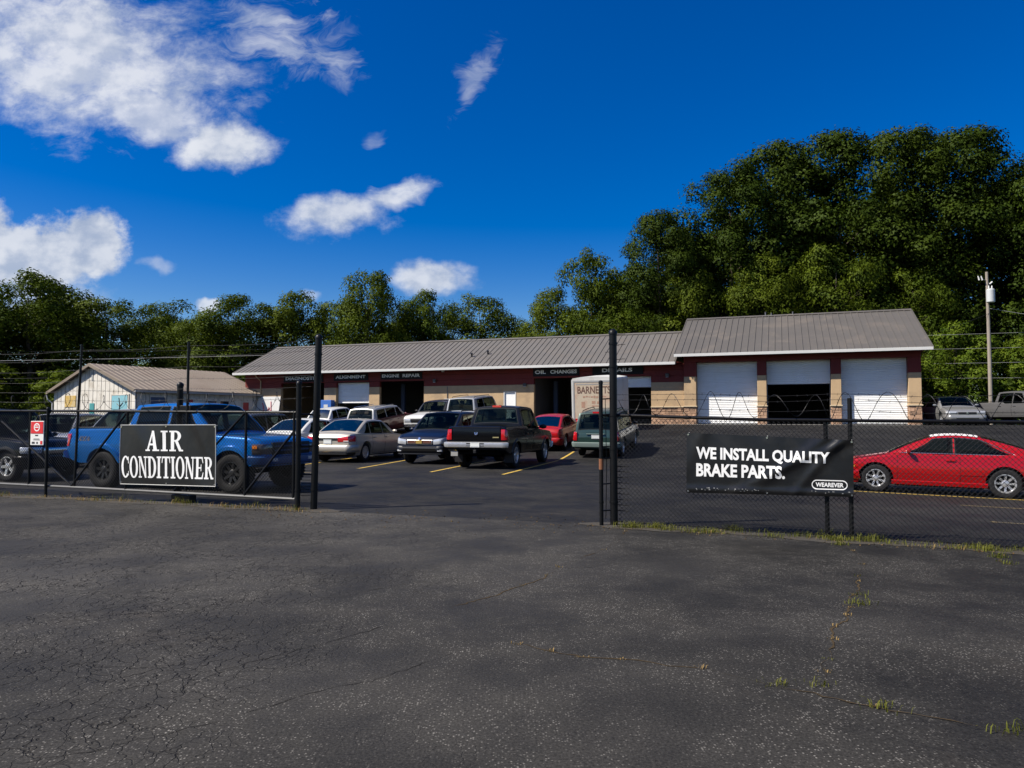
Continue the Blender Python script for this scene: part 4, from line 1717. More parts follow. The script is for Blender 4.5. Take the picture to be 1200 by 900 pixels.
SUV = dict(wb=2.85, of=.92, **{'or': 1.02}, W=1.88, rad=.37, ra=.44, sill=.32, belt=1.06, top=suv_top, gh=(1.0, .32, -2.15, -2.42), roof=1.78, tumble=.16,
           side=[(.02, .80, .02, .32), (-1.02, -.06, -1.02, -.06), (-2.05, -1.12, -1.92, -1.12)], spokes=5, style='five', fz=.36, rz=.42, nf=.13, nr=.07, tuck=.05, wtop=.12, rtap=.03, rg=(.14, .90))


def truck_top(xf, xr):
    return [(xr, 1.24), (xr + .03, 1.30), (-.52, 1.32), (-.50, 1.22), (1.0, 1.22), (1.25, 1.18), (xf - .35, 1.12), (xf - .10, 1.04), (xf, .92)]


TRUCK = dict(wb=3.56, of=.96, **{'or': 1.16}, W=2.02, rad=.40, ra=.47, sill=.46, belt=1.21, top=truck_top, gh=(1.22, .52, -.92, -1.06), roof=1.93, tumble=.17,
             side=[(.08, 1.00, .08, .52), (-.86, .0, -.80, .0)], spokes=5, style='five', fz=.52, rz=.60, nf=.10, nr=.02, lf=.45, lr=.2, tuck=.04, wtop=.12, rtap=.0, soft=.05,
             tw=.27, rg=(.10, .85), wide=.6, shoulder=.03, crown=.03, rgm=.10)


def spec(base, **kw):
    d = dict(base)
    d.update(kw)
    return d


# ---------------------------------------------------------------- red coupe on the right
P_RED = paint('red', (0.31, 0.0025, 0.004), 0.1, 0.24, 0.45)
def coupe_top(xf, xr):
    return [(xr, .74), (xr + .05, .90), (xr + .15, .945), (-1.75, .97), (-.9, .94), (.95, .90), (xf - 1.0, .85), (xf - .4, .74), (xf - .12, .64), (xf, .54)]
M_SUNFILM = mat('white_roof_peel', (0.62, 0.60, 0.58), 0.6, var=0.15, vscale=8, coords='Object')
red = Car('red_coupe', 'long red coupe with sun-bleached white roof behind the chain fence', P_RED,
          spec(SEDAN, int_mat=mat('tan_upholstery', (.16, .14, .12), .9, var=.2, spec=.2), wb=2.56, of=.96, W=1.82, top=coupe_top, belt=.92, gh=(1.05, .10, -.80, -1.95), roof=1.35, tumble=.25, rad=.325, ra=.375, sill=.20, style='multi', spokes=8, tw=.215,
               side=[(-.28, .74, -.28, .10), (-1.46, -.34, -.86, -.34)], wlo=.02, wtop=.085, nf=.18, nr=.15))
red.door(-.42, .82, hx=-.25)
red.ribbon('front_bumper', 1, -1.35, 1.35, .27, .50, P_RED, .03, round_=.3)
red.ribbon('rear_bumper', -1, -1.35, 1.35, .34, .60, P_RED, .035, round_=.3)
red.pair('headlight', 1, .48, 1.02, .56, .66, M_LAMP, .012, .57, .70)
red.pair('taillight', -1, .35, .95, .66, .80, M_RED, .012)
red.ribbon('grille', 1, -.35, .35, .54, .63, M_TRIM, .014)
red.mirrors(.60)
for sg in (-1, 1):
    xs = np.linspace(-1.28, 1.24, 14)
    rows = []
    for x in xs[5:10] if False else np.linspace(-.88, .86, 10):
        rows.append([(x, sg * (red.hw(x) * red.prof(z) + .008), z) for z in (.47, .49, .51, .53)])
    MB().grid(rows if sg > 0 else [r[::-1] for r in rows]).build('side_moulding', P_RED, red.root, True)
    rows = []
    for x in np.linspace(-.95, .95, 10):
        rows.append([(x, sg * (red.hw(x) * red.prof(z) + o), z) for z, o in ((.205, -.01), (.21, .03), (.29, .028), (.31, .004))])
    MB().grid(rows if sg > 0 else [r[::-1] for r in rows]).build('side_skirt', P_RED, red.root, True)
# bleached clear-coat patch over the roof skin
rows = []
for i in range(12):
    x = lerp(-.80, .16, i / 11)
    zt = red.ght(x)
    ye = red.ghy(x, zt) - .05 + .012 * math.sin(i * 2.3)
    rows.append([(x, ye * q, red.topy(x, ye * q, zt) + .006) for q in (1, .5, 0, -.5, -1)])
MB().grid([r[::-1] for r in rows]).build('bleached_roof_skin', M_SUNFILM, red.root, True)
# window chrome line
for sg in (-1, 1):
    pts = [(x, sg * (red.ghy(x, z) + .012), z) for x, z in ((.76, .937), (.0, .937), (-.7, .937), (-1.50, .94), (-1.20, 1.09), (-.95, 1.21), (-.80, red.wtop(-.80) + .012), (-.3, red.wtop(-.3) + .012), (.1, red.wtop(.1) + .01))]
    MB().tube(pts, .009, 5).build('window_chrome', M_CHROME, red.root)
red.place(3.42, 20.1, 172)

# ---------------------------------------------------------------- blue lifted pickup behind the left gate
P_BLUE = paint('blue', (0.0, 0.115, 0.40), 0.35, 0.22, 0.8)
blue = Car('blue_pickup', 'bright blue lifted crew-cab pickup with black wheels behind the gate', P_BLUE,
           spec(TRUCK, rad=.43, ra=.52, W=2.05, roof=1.95, belt=1.27, sill=.56, fz=.58, rz=.68, rim=M_BLACKRIM, style='truck', spokes=8, tw=.31, win=-.02, wb=3.68, of=.78,
                top=lambda xf, xr: [(xr, 1.30), (xr + .03, 1.37), (-.62, 1.39), (-.60, 1.28), (1.0, 1.28), (1.3, 1.25), (xf - .35, 1.19), (xf - .10, 1.12), (xf, 1.0)],
                gh=(1.25, .50, -1.02, -1.16), wtop=.10, wlo=-.01, side=[(.05, 1.06, .05, .52), (-.97, -.05, -.90, -.05)], bed=(-2.92, -1.24, .85)), 'truck')
blue.door(.02, 1.12, hx=.2)
blue.door(-1.0, -.04, hx=-.85)
blue.flare(P_BLUE, .06, .10)
blue.ribbon('front_bumper', 1, -1.25, 1.25, .60, .80, mat('front_shade_blue', (.0, .030, .12), .4), .06, round_=.2)  # shade on the truck's front painted in as a darker blue
blue.ribbon('grille', 1, -.66, .66, .82, 1.09, M_TRIM, .03)
for z in (.90, .99):
    blue.ribbon('grille_bar', 1, -.6, .6, z, z + .03, MATS['front_shade_blue'], .045)
blue.pair('headlight', 1, .64, 1.16, .84, 1.06, mat('smoked_lens', (.06, .05, .05), .1, coat=1.0), .02)
blue.pair('marker_light', 1, 1.05, 1.15, .95, 1.03, M_AMBER, .03)
blue.pair('fog_light', 1, .55, .72, .67, .76, M_LAMP, .08)
blue.pair('taillight', -1, .84, 1.12, .96, 1.25, M_RED, .015)
blue.ribbon('rear_bumper', -1, -1.05, 1.05, .68, .86, P_BLUE, .09)
blue.mirrors(.92, M_TRIM, 1.3)
for sg in (-1, 1):
    me = MB()
    vs, fs = place_text('4X4', lambda x, z: ((x if sg < 0 else -x) , 0, z), 0, .36, 0, .15, .03)
    xb = -2.62 if sg < 0 else -2.26
    vs = [(xb + v[0], sg * (blue.hw(xb + v[0]) * blue.prof(1.12) + .006), 1.05 + v[2]) for v in vs]
    me.add(vs, fs)
    me.build('decal', mat('decal_grey', (.10, .10, .13), .5), blue.root)
    MB().bevbox(-1.05, 1.05, sg * .92 - .06, sg * .92 + .06, .44, .50, .012).build('side_step', M_TRIM, blue.root)
MB().tube([(-1.24, -.86, 1.40), (-1.24, .86, 1.40)], .03, 6).build('bed_rail', M_TRIM, blue.root)
MB().bevbox(-2.92, -1.26, -.93, .93, 1.385, 1.41, .008).build('bed_cover', M_TRIM, blue.root)
blue.place(-13.03, 14.05, 0)

# ---------------------------------------------------------------- black SUV at the left edge of the gate
P_BLACK = paint('black', (0.003, 0.003, 0.0035), 0.0, 0.25, 0.25)
P_BLACK.node_tree.nodes['Principled BSDF'].inputs['Specular IOR Level'].default_value = 0.25
blk = Car('black_suv', 'black sport utility vehicle nosing in behind the gate', P_BLACK, spec(SUV, of=.72, rad=.39, ra=.46, belt=1.10, roof=1.85,
          top=lambda xf, xr: [(xr, .8), (xr + .03, 1.05), (xr + .06, 1.12), (.9, 1.10), (xf - .85, 1.08), (xf - .25, 1.02), (xf - .08, .94), (xf, .80)]))
blk.door(.0, .92, hx=.15)
blk.door(-.92, -.05, hx=-.75)
blk.ribbon('front_bumper', 1, -1.2, 1.2, .42, .66, P_BLACK, .07)
blk.pair('headlight', 1, .5, 1.05, .72, .88, M_LAMP, .015)
blk.ribbon('grille', 1, -.46, .46, .70, .86, M_CHROME, .02)
blk.pair('taillight', -1, .7, .98, .85, 1.05, M_RED)
blk.mirrors(.75)
blk.flare(M_TRIM, .03, .06)
blk.place(-20.1, 14.35, 1)

# ---------------------------------------------------------------- silver pickup nose between them
P_SILVER = paint('silver', (0.29, 0.29, 0.29), 0.5, 0.3)
slv = Car('silver_pickup', 'silver pickup facing the fence between the black SUV and the blue pickup', P_SILVER,
          spec(TRUCK, bed=(-2.86, -1.12, .80)), 'truck')
slv.ribbon('front_bumper', 1, -1.18, 1.18, .52, .72, M_CHROME, .09, round_=.3)
slv.ribbon('grille', 1, -.55, .55, .74, 1.02, M_CHROME, .03)
for z in (.78, .86, .94):
    slv.ribbon('grille_bar', 1, -.5, .5, z, z + .05, M_TRIM, .034)
slv.pair('headlight', 1, .57, 1.12, .78, 1.0, M_LAMP, .02)
slv.pair('taillight', -1, .84, 1.08, .85, 1.2, M_RED)
slv.mirrors(.9, M_TRIM, 1.2)
slv.door(.05, 1.08, hx=.2)
slv.place(-21.9, 20.6, -92)

# ---------------------------------------------------------------- beige sedan, rear to the camera
P_BEIGE = paint('champagne', (0.44, 0.405, 0.345), 0.4, 0.3)
cam_s = Car('champagne_sedan', 'champagne four-door sedan parked tail-out beside the navy SUV', P_BEIGE, spec(SEDAN))
cam_s.door(.0, .88, hx=.14)
cam_s.door(-.93, -.05, hx=-.78)
cam_s.ribbon('rear_bumper', -1, -1.3, 1.3, .36, .60, P_BEIGE, .045, round_=.3)
cam_s.ribbon('bumper_valance', -1, -1.1, 1.1, .27, .35, M_TRIM, .02)
cam_s.ribbon('front_bumper', 1, -1.3, 1.3, .28, .52, P_BEIGE, .04)
cam_s.pair('taillight', -1, .40, 1.10, .70, .86, M_RED, .016, .72, .93)
for o in cam_s.pair('reverse_light', -1, .62, .80, .72, .755, mat('clear_lens', (.6, .58, .56), .1, coat=1.0), .022):
    pass
cam_s.ribbon('boot_trim', -1, -.40, .40, .80, .83, M_CHROME, .02)
cam_s.ribbon('boot_recess', -1, -.40, .40, .755, .795, M_TRIM, .012)
cam_s.plate(-1, .635, 0, .012)
cam_s.pair('headlight', 1, .45, 1.05, .58, .70, M_LAMP)
cam_s.mirrors(.62)
cam_s.place(-15.75, 25.9, 92)
cam_s.root.scale = (1.07, 1.07, 1.08)

# ---------------------------------------------------------------- navy crossover, nose to the camera
P_NAVY = paint('navy', (0.003, 0.007, 0.022), 0.0, 0.35, 0.12)
P_NAVY.node_tree.nodes['Principled BSDF'].inputs['Specular IOR Level'].default_value = 0.22
P_NAVYD = mat('dark_cladding', (0.004, 0.006, 0.012), 0.45, spec=0.3)
navy = Car('navy_crossover', 'navy blue crossover facing out with clear headlamps and dark lower cladding', P_NAVY,
           spec(SUV, of=.95, roof=1.70, belt=1.05, gh=(1.30, .35, -2.1, -2.42), nf=.17, lf=.7,
                top=lambda xf, xr: [(xr, .72), (xr + .03, 1.00), (xr + .06, 1.07), (-1.2, 1.07), (1.0, 1.05), (xf - 1.0, 1.04), (xf - .40, .96), (xf - .12, .87), (xf, .72)],
                side=[(.02, .95, .02, .36), (-1.02, -.06, -1.02, -.06), (-2.0, -1.12, -1.9, -1.12)]))
navy.ribbon('front_bumper', 1, -1.4, 1.4, .38, .60, P_NAVYD, .05, round_=.3)
navy.ribbon('lower_strip', 1, -.75, .75, .335, .355, MATS['grey_plastic'] if 'grey_plastic' in MATS else mat('grey_plastic', (.022, .024, .03), .5), .05)
navy.ribbon('air_intake', 1, -.60, .60, .42, .53, M_UNDER, .066)
navy.ribbon('bumper_strip', 1, -.62, .62, .565, .60, mat('grey_plastic', (.022, .024, .03), .5), .062)
navy.ribbon('grille', 1, -.46, .46, .655, .79, mat('satin_chrome', (.55, .55, .55), .38, .8, var=.15, vscale=8), .022)
navy.ribbon('grille_mesh', 1, -.435, .435, .672, .782, mat('copper_mesh', (.13, .055, .035), .4, .3), .034)
navy.box('front_plate', mat('plate_amber', (.30, .20, .04), .5), navy.xf + .042, navy.xf + .052, -.12, .10, .675, .785, .003)
MB().tube([(navy.xf + .0, 0, .83), (navy.xf + .035, 0, .84)], .045, 10).build('badge', M_CHROME, navy.root)
navy.pair('headlight', 1, .50, 1.14, .64, .80, M_LAMP, .018, .70, .90)
navy.pair('fog_light', 1, .66, .80, .42, .49, M_LAMP, .06)
navy.pair('taillight', -1, .7, .98, .8, 1.04, M_RED)
navy.door(.0, .92, hx=.15)
navy.door(-.92, -.05, hx=-.75)
navy.mirrors(.86)
navy.rails(-1.9, .2)
navy.flare(P_NAVYD, .02, .07)
navy.place(-12.1, 26.0, -88)
navy.root.scale = (1.05, 1.05, 1.09)

# ---------------------------------------------------------------- black pickup, tail to the camera
ram = Car('black_pickup', 'black pickup truck with chrome bumper parked tail-out in front of the shop', P_BLACK,
          spec(TRUCK, bed=(-2.86, -1.12, .80), of=.98, roof=1.95, style='five', rim=M_ALLOY), 'truck')
ram.ribbon('rear_bumper', -1, -1.02, 1.02, .66, .84, mat('satin_chrome', (.55, .55, .55), .38, .8, var=.15, vscale=8), .11, round_=.1)
ram.ribbon('bumper_step', -1, -.30, .30, .70, .82, M_TRIM, .118)
ram.plate(-1, .68, 0, .128)
ram.pair('taillight', -1, .84, 1.07, .90, 1.22, M_RED, .02)
ram.ribbon('tailgate', -1, -.80, .80, .89, 1.27, P_BLACK, .018)
ram.ribbon('tailgate_cap', -1, -.80, .80, 1.272, 1.30, M_TRIM, .024)
mb = MB()
mb.tube([(ram.xr - .01, 0, 1.10), (ram.xr - .028, 0, 1.10)], .05, 8)
mb.tube([(ram.xr - .014, -.05, 1.13), (ram.xr - .03, -.02, 1.06), (ram.xr - .03, .02, 1.06), (ram.xr - .014, .05, 1.13)], .018, 6)
mb.build('badge', M_CHROME, ram.root)
ram.ribbon('badge', -1, -.76, -.56, .96, 1.0, mat('gold_script', (.40, .34, .16), .4, .5), .022)
ram.box('hitch_receiver', M_TRIM, ram.xr - .16, ram.xr + .1, -.05, .05, .50, .60)
for sg in (-1, 1):
    MB().bevbox(-2.28, -2.24, sg * .86 - .14, sg * .86 + .14, .18, .52, .008).build('mud_flap', M_TRIM, ram.root)
ram.box('hanging_tag', mat('grey_tag', (.25, .25, .24), .6), ram.xr - .02, ram.xr - .005, .62, .86, .40, .56, .004)
ram.third_light()
ram.door(.05, 1.08, hx=.2, hm=P_BLACK)
ram.door(-.80, -.0, hx=-.68, hm=P_BLACK)
ram.ribbon('front_bumper', 1, -1.18, 1.18, .52, .74, M_CHROME, .08)
ram.pair('headlight', 1, .6, 1.12, .80, 1.0, M_LAMP)
ram.mirrors(.9, M_TRIM, 1.35)
ram.flare(P_BLACK, .025, .07)
ram.place(-9.25, 24.75, 92)
ram.root.scale = (1.0, 1.0, 1.04)

# ---------------------------------------------------------------- green SUV by the right gate post
P_GREEN = paint('green', (0.026, 0.055, 0.048), 0.35, 0.3, 0.5)
grn = Car('green_suv', 'dark green sport utility vehicle parked tail-out beyond the tall gate post', P_GREEN, spec(SUV, wb=2.9, **{'or': 1.08}, roof=1.80, gh=(1.05, .40, -2.2, -2.48)))
grn.ribbon('rear_bumper', -1, -1.15, 1.15, .46, .66, mat('grey_green_bumper', (.12, .155, .145), .45), .07, round_=.1)
grn.pair('taillight', -1, .74, 1.0, .72, 1.06, M_RED, .02)
grn.plate(-1, .80, 0, .016)
grn.ribbon('hatch_strip', -1, -.36, .36, .97, 1.0, mat('grey_green_bumper', (.12, .155, .145), .45), .03)
grn.third_light()
grn.rails(-2.0, .1)
grn.door(.0, .95, hx=.15)
grn.door(-.94, -.05, hx=-.78)
grn.mirrors(.85, M_TRIM, 1.2)
grn.ribbon('front_bumper', 1, -1.2, 1.2, .42, .62, P_GREEN, .05)
grn.pair('headlight', 1, .5, 1.05, .72, .86, M_LAMP)
grn.place(-6.95, 31.1, 91)

# ---------------------------------------------------------------- red hatch beyond the black pickup
P_RED2 = paint('cherry', (0.33, 0.012, 0.012), 0.1, 0.3)
hat = Car('red_compact', 'small red car with an orange reflection painted on its doors beyond the black pickup', P_RED2, spec(SEDAN, wb=2.6, of=.85, **{'or': .95}, W=1.74, roof=1.42))
hat.ribbon('rear_bumper', -1, -1.2, 1.2, .38, .60, P_RED2, .04)
hat.pair('taillight', -1, .42, .98, .68, .84, M_RED)
hat.door(-.2, .82, hx=0)
red.ribbon('side_marker', 1, 1.16, 1.28, .57, .62, M_AMBER, .014)
red.ribbon('side_marker', 1, -1.16, -1.28, .57, .62, M_AMBER, .014)
for ob in [o for o in hat.root.children if o.name.startswith('door')]:
    ob.data.materials[0] = mat('orange_door_paint', (.45, .13, .012), .3, .1, coat=.8)  # orange light reflected on the car's side, put into the door colour
    ob['label'] = 'orange door'
hat.plate(-1, .64)
hat.mirrors(.58)
hat.ribbon('front_bumper', 1, -1.2, 1.2, .3, .52, P_RED2, .03)
hat.place(-9.75, 32.6, 91)

# ---------------------------------------------------------------- second row, close to the shop
P_MAROON = paint('maroon', (0.07, 0.010, 0.014), 0.2, 0.3)
P_PALE = paint('pale_silver', (0.38, 0.38, 0.37), 0.4, 0.3)
mar = Car('maroon_suv', 'maroon SUV with silver roof and tailgate behind the champagne sedan', P_MAROON, spec(SUV, roof=1.60, belt=1.02, roof_mat=P_PALE))
mar.ribbon('rear_bumper', -1, -1.15, 1.15, .45, .66, P_PALE, .06)
mar.ribbon('tailgate', -1, -.72, .72, .68, 1.02, P_PALE, .02)
mar.pair('taillight', -1, .74, 1.0, .80, 1.05, M_RED, .02)
mar.rails(-1.9, .1, M_CHROME)
mar.door(.0, .92, hx=.15)
mar.door(-.92, -.05, hx=-.75)
mar.mirrors(.75)
mar.ribbon('front_bumper', 1, -1.2, 1.2, .42, .62, P_MAROON, .05)
mar.place(-20.6, 36.0, 90)

P_WHITE = paint('white', (0.55, 0.55, 0.53), 0.0, 0.35)
wsd = Car('white_truck', 'old white pickup facing out in front of the engine repair bay', P_WHITE, spec(TRUCK, W=1.86, roof=1.68, belt=1.12, bed=(-2.86, -1.12, .75),
          top=lambda xf, xr: [(xr, 1.12), (xr + .03, 1.18), (-.5, 1.2), (-.48, 1.12), (1.0, 1.12), (1.25, 1.10), (xf - .35, 1.05), (xf - .1, .99), (xf, .90)], roof_mat=paint('faded_black', (.02, .018, .018), 0, .4)), 'truck')
wsd.ribbon('front_bumper', 1, -1.1, 1.1, .46, .64, M_CHROME, .08)
wsd.ribbon('grille', 1, -.42, .42, .70, .90, M_TRIM, .02)
wsd.pair('headlight', 1, .46, .80, .72, .90, M_LAMP, .02)
wsd.mirrors(.9, M_TRIM)
wsd.door(.05, 1.0, hx=.2)
wsd.place(-18.2, 38.2, -90)

sub = Car('silver_suv', 'tall silver SUV with a maroon lower body by the tan wall', P_PALE, spec(SUV, wb=2.95, roof=1.86, belt=1.12, W=1.95, gh=(1.05, .45, -2.25, -2.45),
          top=lambda xf, xr: [(xr, .8), (xr + .03, 1.06), (xr + .06, 1.14), (.9, 1.12), (xf - .85, 1.08), (xf - .25, 1.02), (xf - .08, .94), (xf, .80)]))
sub.ribbon('rear_bumper', -1, -1.15, 1.15, .48, .68, P_PALE, .07)
sub.pair('taillight', -1, .76, 1.02, .80, 1.10, M_RED, .02)
sub.ribbon('hatch_strip', -1, -.55, .55, .98, 1.04, P_MAROON, .02)
sub.plate(-1, .80)
sub.rails(-2.0, .2)
sub.door(.0, .95, hx=.15)
sub.door(-.94, -.05, hx=-.78)
sub.mirrors(.85, M_TRIM, 1.4)
sub.place(-16.4, 39.4, 90)

wh2 = Car('white_compact', 'small white hatchback with blue-tinted windows behind the gate posts', P_WHITE, spec(SEDAN, wb=2.55, of=.8, **{'or': .75}, W=1.7, roof=1.5, gh=(.95, .2, -1.35, -1.85), side=[(-.02, .62, -.02, .14), (-.95, -.08, -.9, -.08), (-1.55, -1.02, -1.35, -.98)]))
wh2.ribbon('rear_bumper', -1, -1.1, 1.1, .38, .6, P_WHITE, .04)
wh2.pair('taillight', -1, .5, .95, .72, .88, M_RED)
wh2.mirrors(.55)
wh2.door(.0, .8, hx=.14)
wh2.place(-23.7, 36.2, 90)

# ---------------------------------------------------------------- first row, left of the champagne sedan
wh1 = Car('white_sedan', 'white sedan parked tail-out between the blue pickup and champagne sedan', P_WHITE, spec(SEDAN, roof=1.48))
wh1.ribbon('rear_bumper', -1, -1.3, 1.3, .36, .60, P_WHITE, .045, round_=.3)
wh1.pair('taillight', -1, .42, 1.02, .70, .84, M_RED, .016, .72, .90)
wh1.plate(-1, .64)
wh1.door(.0, .88, hx=.14)
wh1.door(-.93, -.05, hx=-.78)
wh1.mirrors(.62)
wh1.ribbon('front_bumper', 1, -1.3, 1.3, .28, .52, P_WHITE, .04)
wh1.place(-18.6, 26.5, 91)
wh1.root.scale = (1.06, 1.06, 1.07)

P_GREY = paint('grey', (0.10, 0.105, 0.11), 0.4, 0.3)
dsu = Car('charcoal_suv', 'charcoal SUV with roof rails beyond the blue pickup hood', P_GREY, spec(SUV, roof=1.80))
dsu.rails(-1.9, .2, M_CHROME)
dsu.ribbon('rear_bumper', -1, -1.15, 1.15, .45, .66, P_GREY, .06)
dsu.pair('taillight', -1, .74, 1.0, .80, 1.05, M_RED, .02)
dsu.mirrors(.75)
dsu.door(.0, .92, hx=.15)
dsu.place(-21.4, 27.2, 91)

P_ICE = paint('ice_blue', (0.30, 0.40, 0.48), 0.45, 0.3)
ice = Car('pale_blue_suv', 'pale blue wagon whose roof shows over the blue pickup cab', P_ICE, spec(SUV, roof=1.86, wb=2.95))
ice.ribbon('rear_bumper', -1, -1.15, 1.15, .45, .66, P_ICE, .06)
ice.pair('taillight', -1, .74, 1.0, .80, 1.05, M_RED, .02)
ice.mirrors(.75)
ice.rails(-1.9, .2)
ice.place(-24.3, 28.0, 91)

gr2 = Car('grey_sedan', 'grey sedan facing out beyond the blue pickup bed', P_GREY, spec(SEDAN))
gr2.ribbon('front_bumper', 1, -1.3, 1.3, .28, .52, P_GREY, .04)
gr2.pair('headlight', 1, .45, 1.05, .58, .70, M_LAMP)
gr2.mirrors(.62)
gr2.place(-28.3, 28.6, -90)

P_TEAL = paint('dark_teal', (0.010, 0.05, 0.055), 0.3, 0.3)
tel = Car('dark_teal_sedan', 'dark teal sedan facing out near the corner of the shed', P_TEAL, spec(SEDAN, roof=1.44))
tel.ribbon('front_bumper', 1, -1.3, 1.3, .28, .52, P_TEAL, .04)
tel.pair('headlight', 1, .45, 1.05, .58, .70, M_LAMP)
tel.mirrors(.62)
tel.place(-31.2, 29.4, -90)

lgt = Car('light_grey_minivan', 'light grey van with a broad windscreen behind the black SUV', P_PALE, spec(SUV, roof=1.80, gh=(1.5, .5, -2.1, -2.42), side=[(.02, 1.05, .02, .46), (-1.02, -.06, -1.02, -.06), (-2.0, -1.12, -1.9, -1.12)]))
lgt.ribbon('front_bumper', 1, -1.2, 1.2, .36, .6, P_PALE, .05)
lgt.pair('headlight', 1, .5, 1.05, .66, .82, M_LAMP)
lgt.mirrors(.95)
lgt.place(-26.6, 21.5, -60)

# ---------------------------------------------------------------- far right pair
tau = Car('silver_sedan', 'silver sedan facing out beside the end of the shop', P_SILVER, spec(SEDAN, roof=1.45))
tau.ribbon('front_bumper', 1, -1.3, 1.3, .28, .50, P_SILVER, .045, round_=.3)
tau.pair('headlight', 1, .46, 1.02, .58, .69, M_LAMP, .016)
tau.ribbon('grille', 1, -.40, .40, .56, .66, M_TRIM, .02)
MB().tube([(tau.xf + .01, 0, .62), (tau.xf + .03, 0, .62)], .05, 10).build('badge', M_CHROME, tau.root)
tau.ribbon('air_intake', 1, -.5, .5, .30, .38, M_TRIM, .055)
tau.mirrors(.66)
tau.door(.0, .88, hx=.14)
tau.place(8.35, 44.6, -84)

P_GUN = paint('gunmetal', (0.13, 0.13, 0.135), 0.4, 0.3)
pk = Car('grey_crew_pickup', 'grey crew-cab pickup parked under the utility pole', P_GUN, spec(TRUCK, W=1.88, roof=1.78, belt=1.14, sill=.42, rad=.37, ra=.43, bed=(-2.80, -1.12, .75),
         top=lambda xf, xr: [(xr, 1.14), (xr + .03, 1.20), (-.5, 1.22), (-.48, 1.14), (1.0, 1.14), (1.25, 1.12), (xf - .35, 1.06), (xf - .1, .98), (xf, .86)]), 'truck')
pk.ribbon('front_bumper', 1, -1.1, 1.1, .46, .66, P_GUN, .08)
pk.ribbon('grille', 1, -.44, .44, .70, .90, M_TRIM, .02)
pk.pair('headlight', 1, .48, .98, .72, .90, M_LAMP, .02)
pk.pair('taillight', -1, .78, 1.0, .85, 1.1, M_RED)
pk.mirrors(.9, P_GUN, 1.1)
pk.door(.05, 1.05, hx=.2)
pk.door(-.82, .0, hx=-.7)
pk.place(12.1, 46.2, -58)

# ---------------------------------------------------------------- box truck backed against the detailing bay
bx = site('box_truck', 'white box truck with a faded BARNETTS board on its rear door', 'truck')
bx.location = (*xy(-9.25, 38.0), gst(-9.25, 38.0))
bx.scale = (.93, .93, .96)
bx.rotation_euler = (R(4.6), 0, YAW)
M_BOXW = mat('box_white', (0.52, 0.52, 0.50), 0.5, var=0.1, vscale=2, coords='Object', dirt=(.42, .40, .36), dscale=1.2)
M_CREAM = mat('faded_cream_board', (0.42, 0.35, 0.26), 0.7, var=0.12, vscale=4, coords='Object', dirt=(.40, .24, .17), dscale=1.5)
M_RUST = mat('faded_letter_brown', (0.10, 0.05, 0.035), 0.7, var=0.3, vscale=9, coords='Object')
prof = [(-1.27, .62), (1.27, .62), (1.27, 2.80), (1.20, 2.90), (.7, 2.97), (0, 2.99), (-.7, 2.97), (-1.20, 2.90), (-1.27, 2.80)]
MB().prism([(p[0], p[1]) for p in prof], 0.0, 3.6).build('box_body', M_BOXW, bx)
mb = MB()
mb.box(-1.18, -1.10, -.035, -.003, .66, 2.78).box(1.10, 1.18, -.035, -.003, .66, 2.78).box(-1.10, 1.10, -.035, -.003, 2.68, 2.78)
mb.build('door_frame', mat('frame_grey', (.28, .28, .28), .5), bx)
rd = MB().box(-1.08, 1.08, -.022, -.004, .68, 2.66).build('rear_door', M_CREAM, bx)
vs, fs = place_text('BARNETTS', lambda x, z: (x, -.026, z), -.92, .98, 2.06, 2.46, .02)
MB().add(vs, fs).build('lettering', M_RUST, rd)
mb = MB()
for i in range(9):
    a = -.6 + i * .15
    mb.box(a, a + .11, -.027, -.024, 1.84 + .03 * math.sin(i), 1.93 + .02 * math.sin(i * 2))
for a, b_, z0, z1 in ((-.7, -.5, 1.30, 1.62), (-.1, .1, 1.52, 1.66), (.2, .5, 1.50, 1.64), (-.1, .45, 1.36, 1.42)):
    mb.box(a, b_, -.027, -.024, z0, z1)
mb.build('faded_artwork', mat('faded_rust_print', (.33, .19, .13), .7, var=.3, vscale=6, coords='Object'), rd)
MB().box(-1.0, 1.0, -.027, -.024, 2.54, 2.60).build('printed_strip', mat('strip_grey', (.26, .25, .24), .6), rd)
MB().bevbox(-1.2, 1.2, -.12, -.04, .42, .60, .02).build('rear_bumper', M_CHROME, bx)
for sx_ in (-.95, .95):
    MB().bevbox(sx_ - .12, sx_ + .12, -.06, -.037, .62, .70, .006).build('taillight', M_RED, bx)
MB().box(-.5, .5, .1, 4.0, .40, .615).build('chassis', M_UNDER, bx)
cabm = MB()
pr = [(3.66, .5), (5.0, .5), (5.05, 1.05), (4.7, 1.15), (4.35, 1.95), (3.66, 2.02)]
cabm.add([(x, y, z) for x in (-.98, .98) for y, z in pr], [(0, 1, 2, 3, 4, 5), (11, 10, 9, 8, 7, 6)] + [(i, i + 6, (i + 1) % 6 + 6, (i + 1) % 6) for i in range(6)])
cabm.build('cab', M_BOXW, bx)
for sx_, d in ((-1, -1), (1, 1)):
    MB().add([(d * .985, 3.75, 1.2), (d * .985, 4.5, 1.2), (d * .985, 4.25, 1.85), (d * .985, 3.75, 1.88)], [(0, 1, 2, 3)]).build('side_window', M_GLASS, bx)
tm, rm = wheel_meshes(.40, .28, 'steel', 5, M_ALLOY)
for y in (.95, 4.3):
    for sg in (-1, 1):
        e = bpy.data.objects.new('wheel', None)
        COL.objects.link(e)
        e.parent = bx
        e.location = (sg * .98, y, .40)
        e.rotation_euler = (0, 0, -sg * math.pi / 2)
        link('tyre', tm, e)
        link('rim', rm, e)

# ================================================================== FENCES AND GATES
FT = 11.15


def zf(s_):
    return gst(s_, FT)


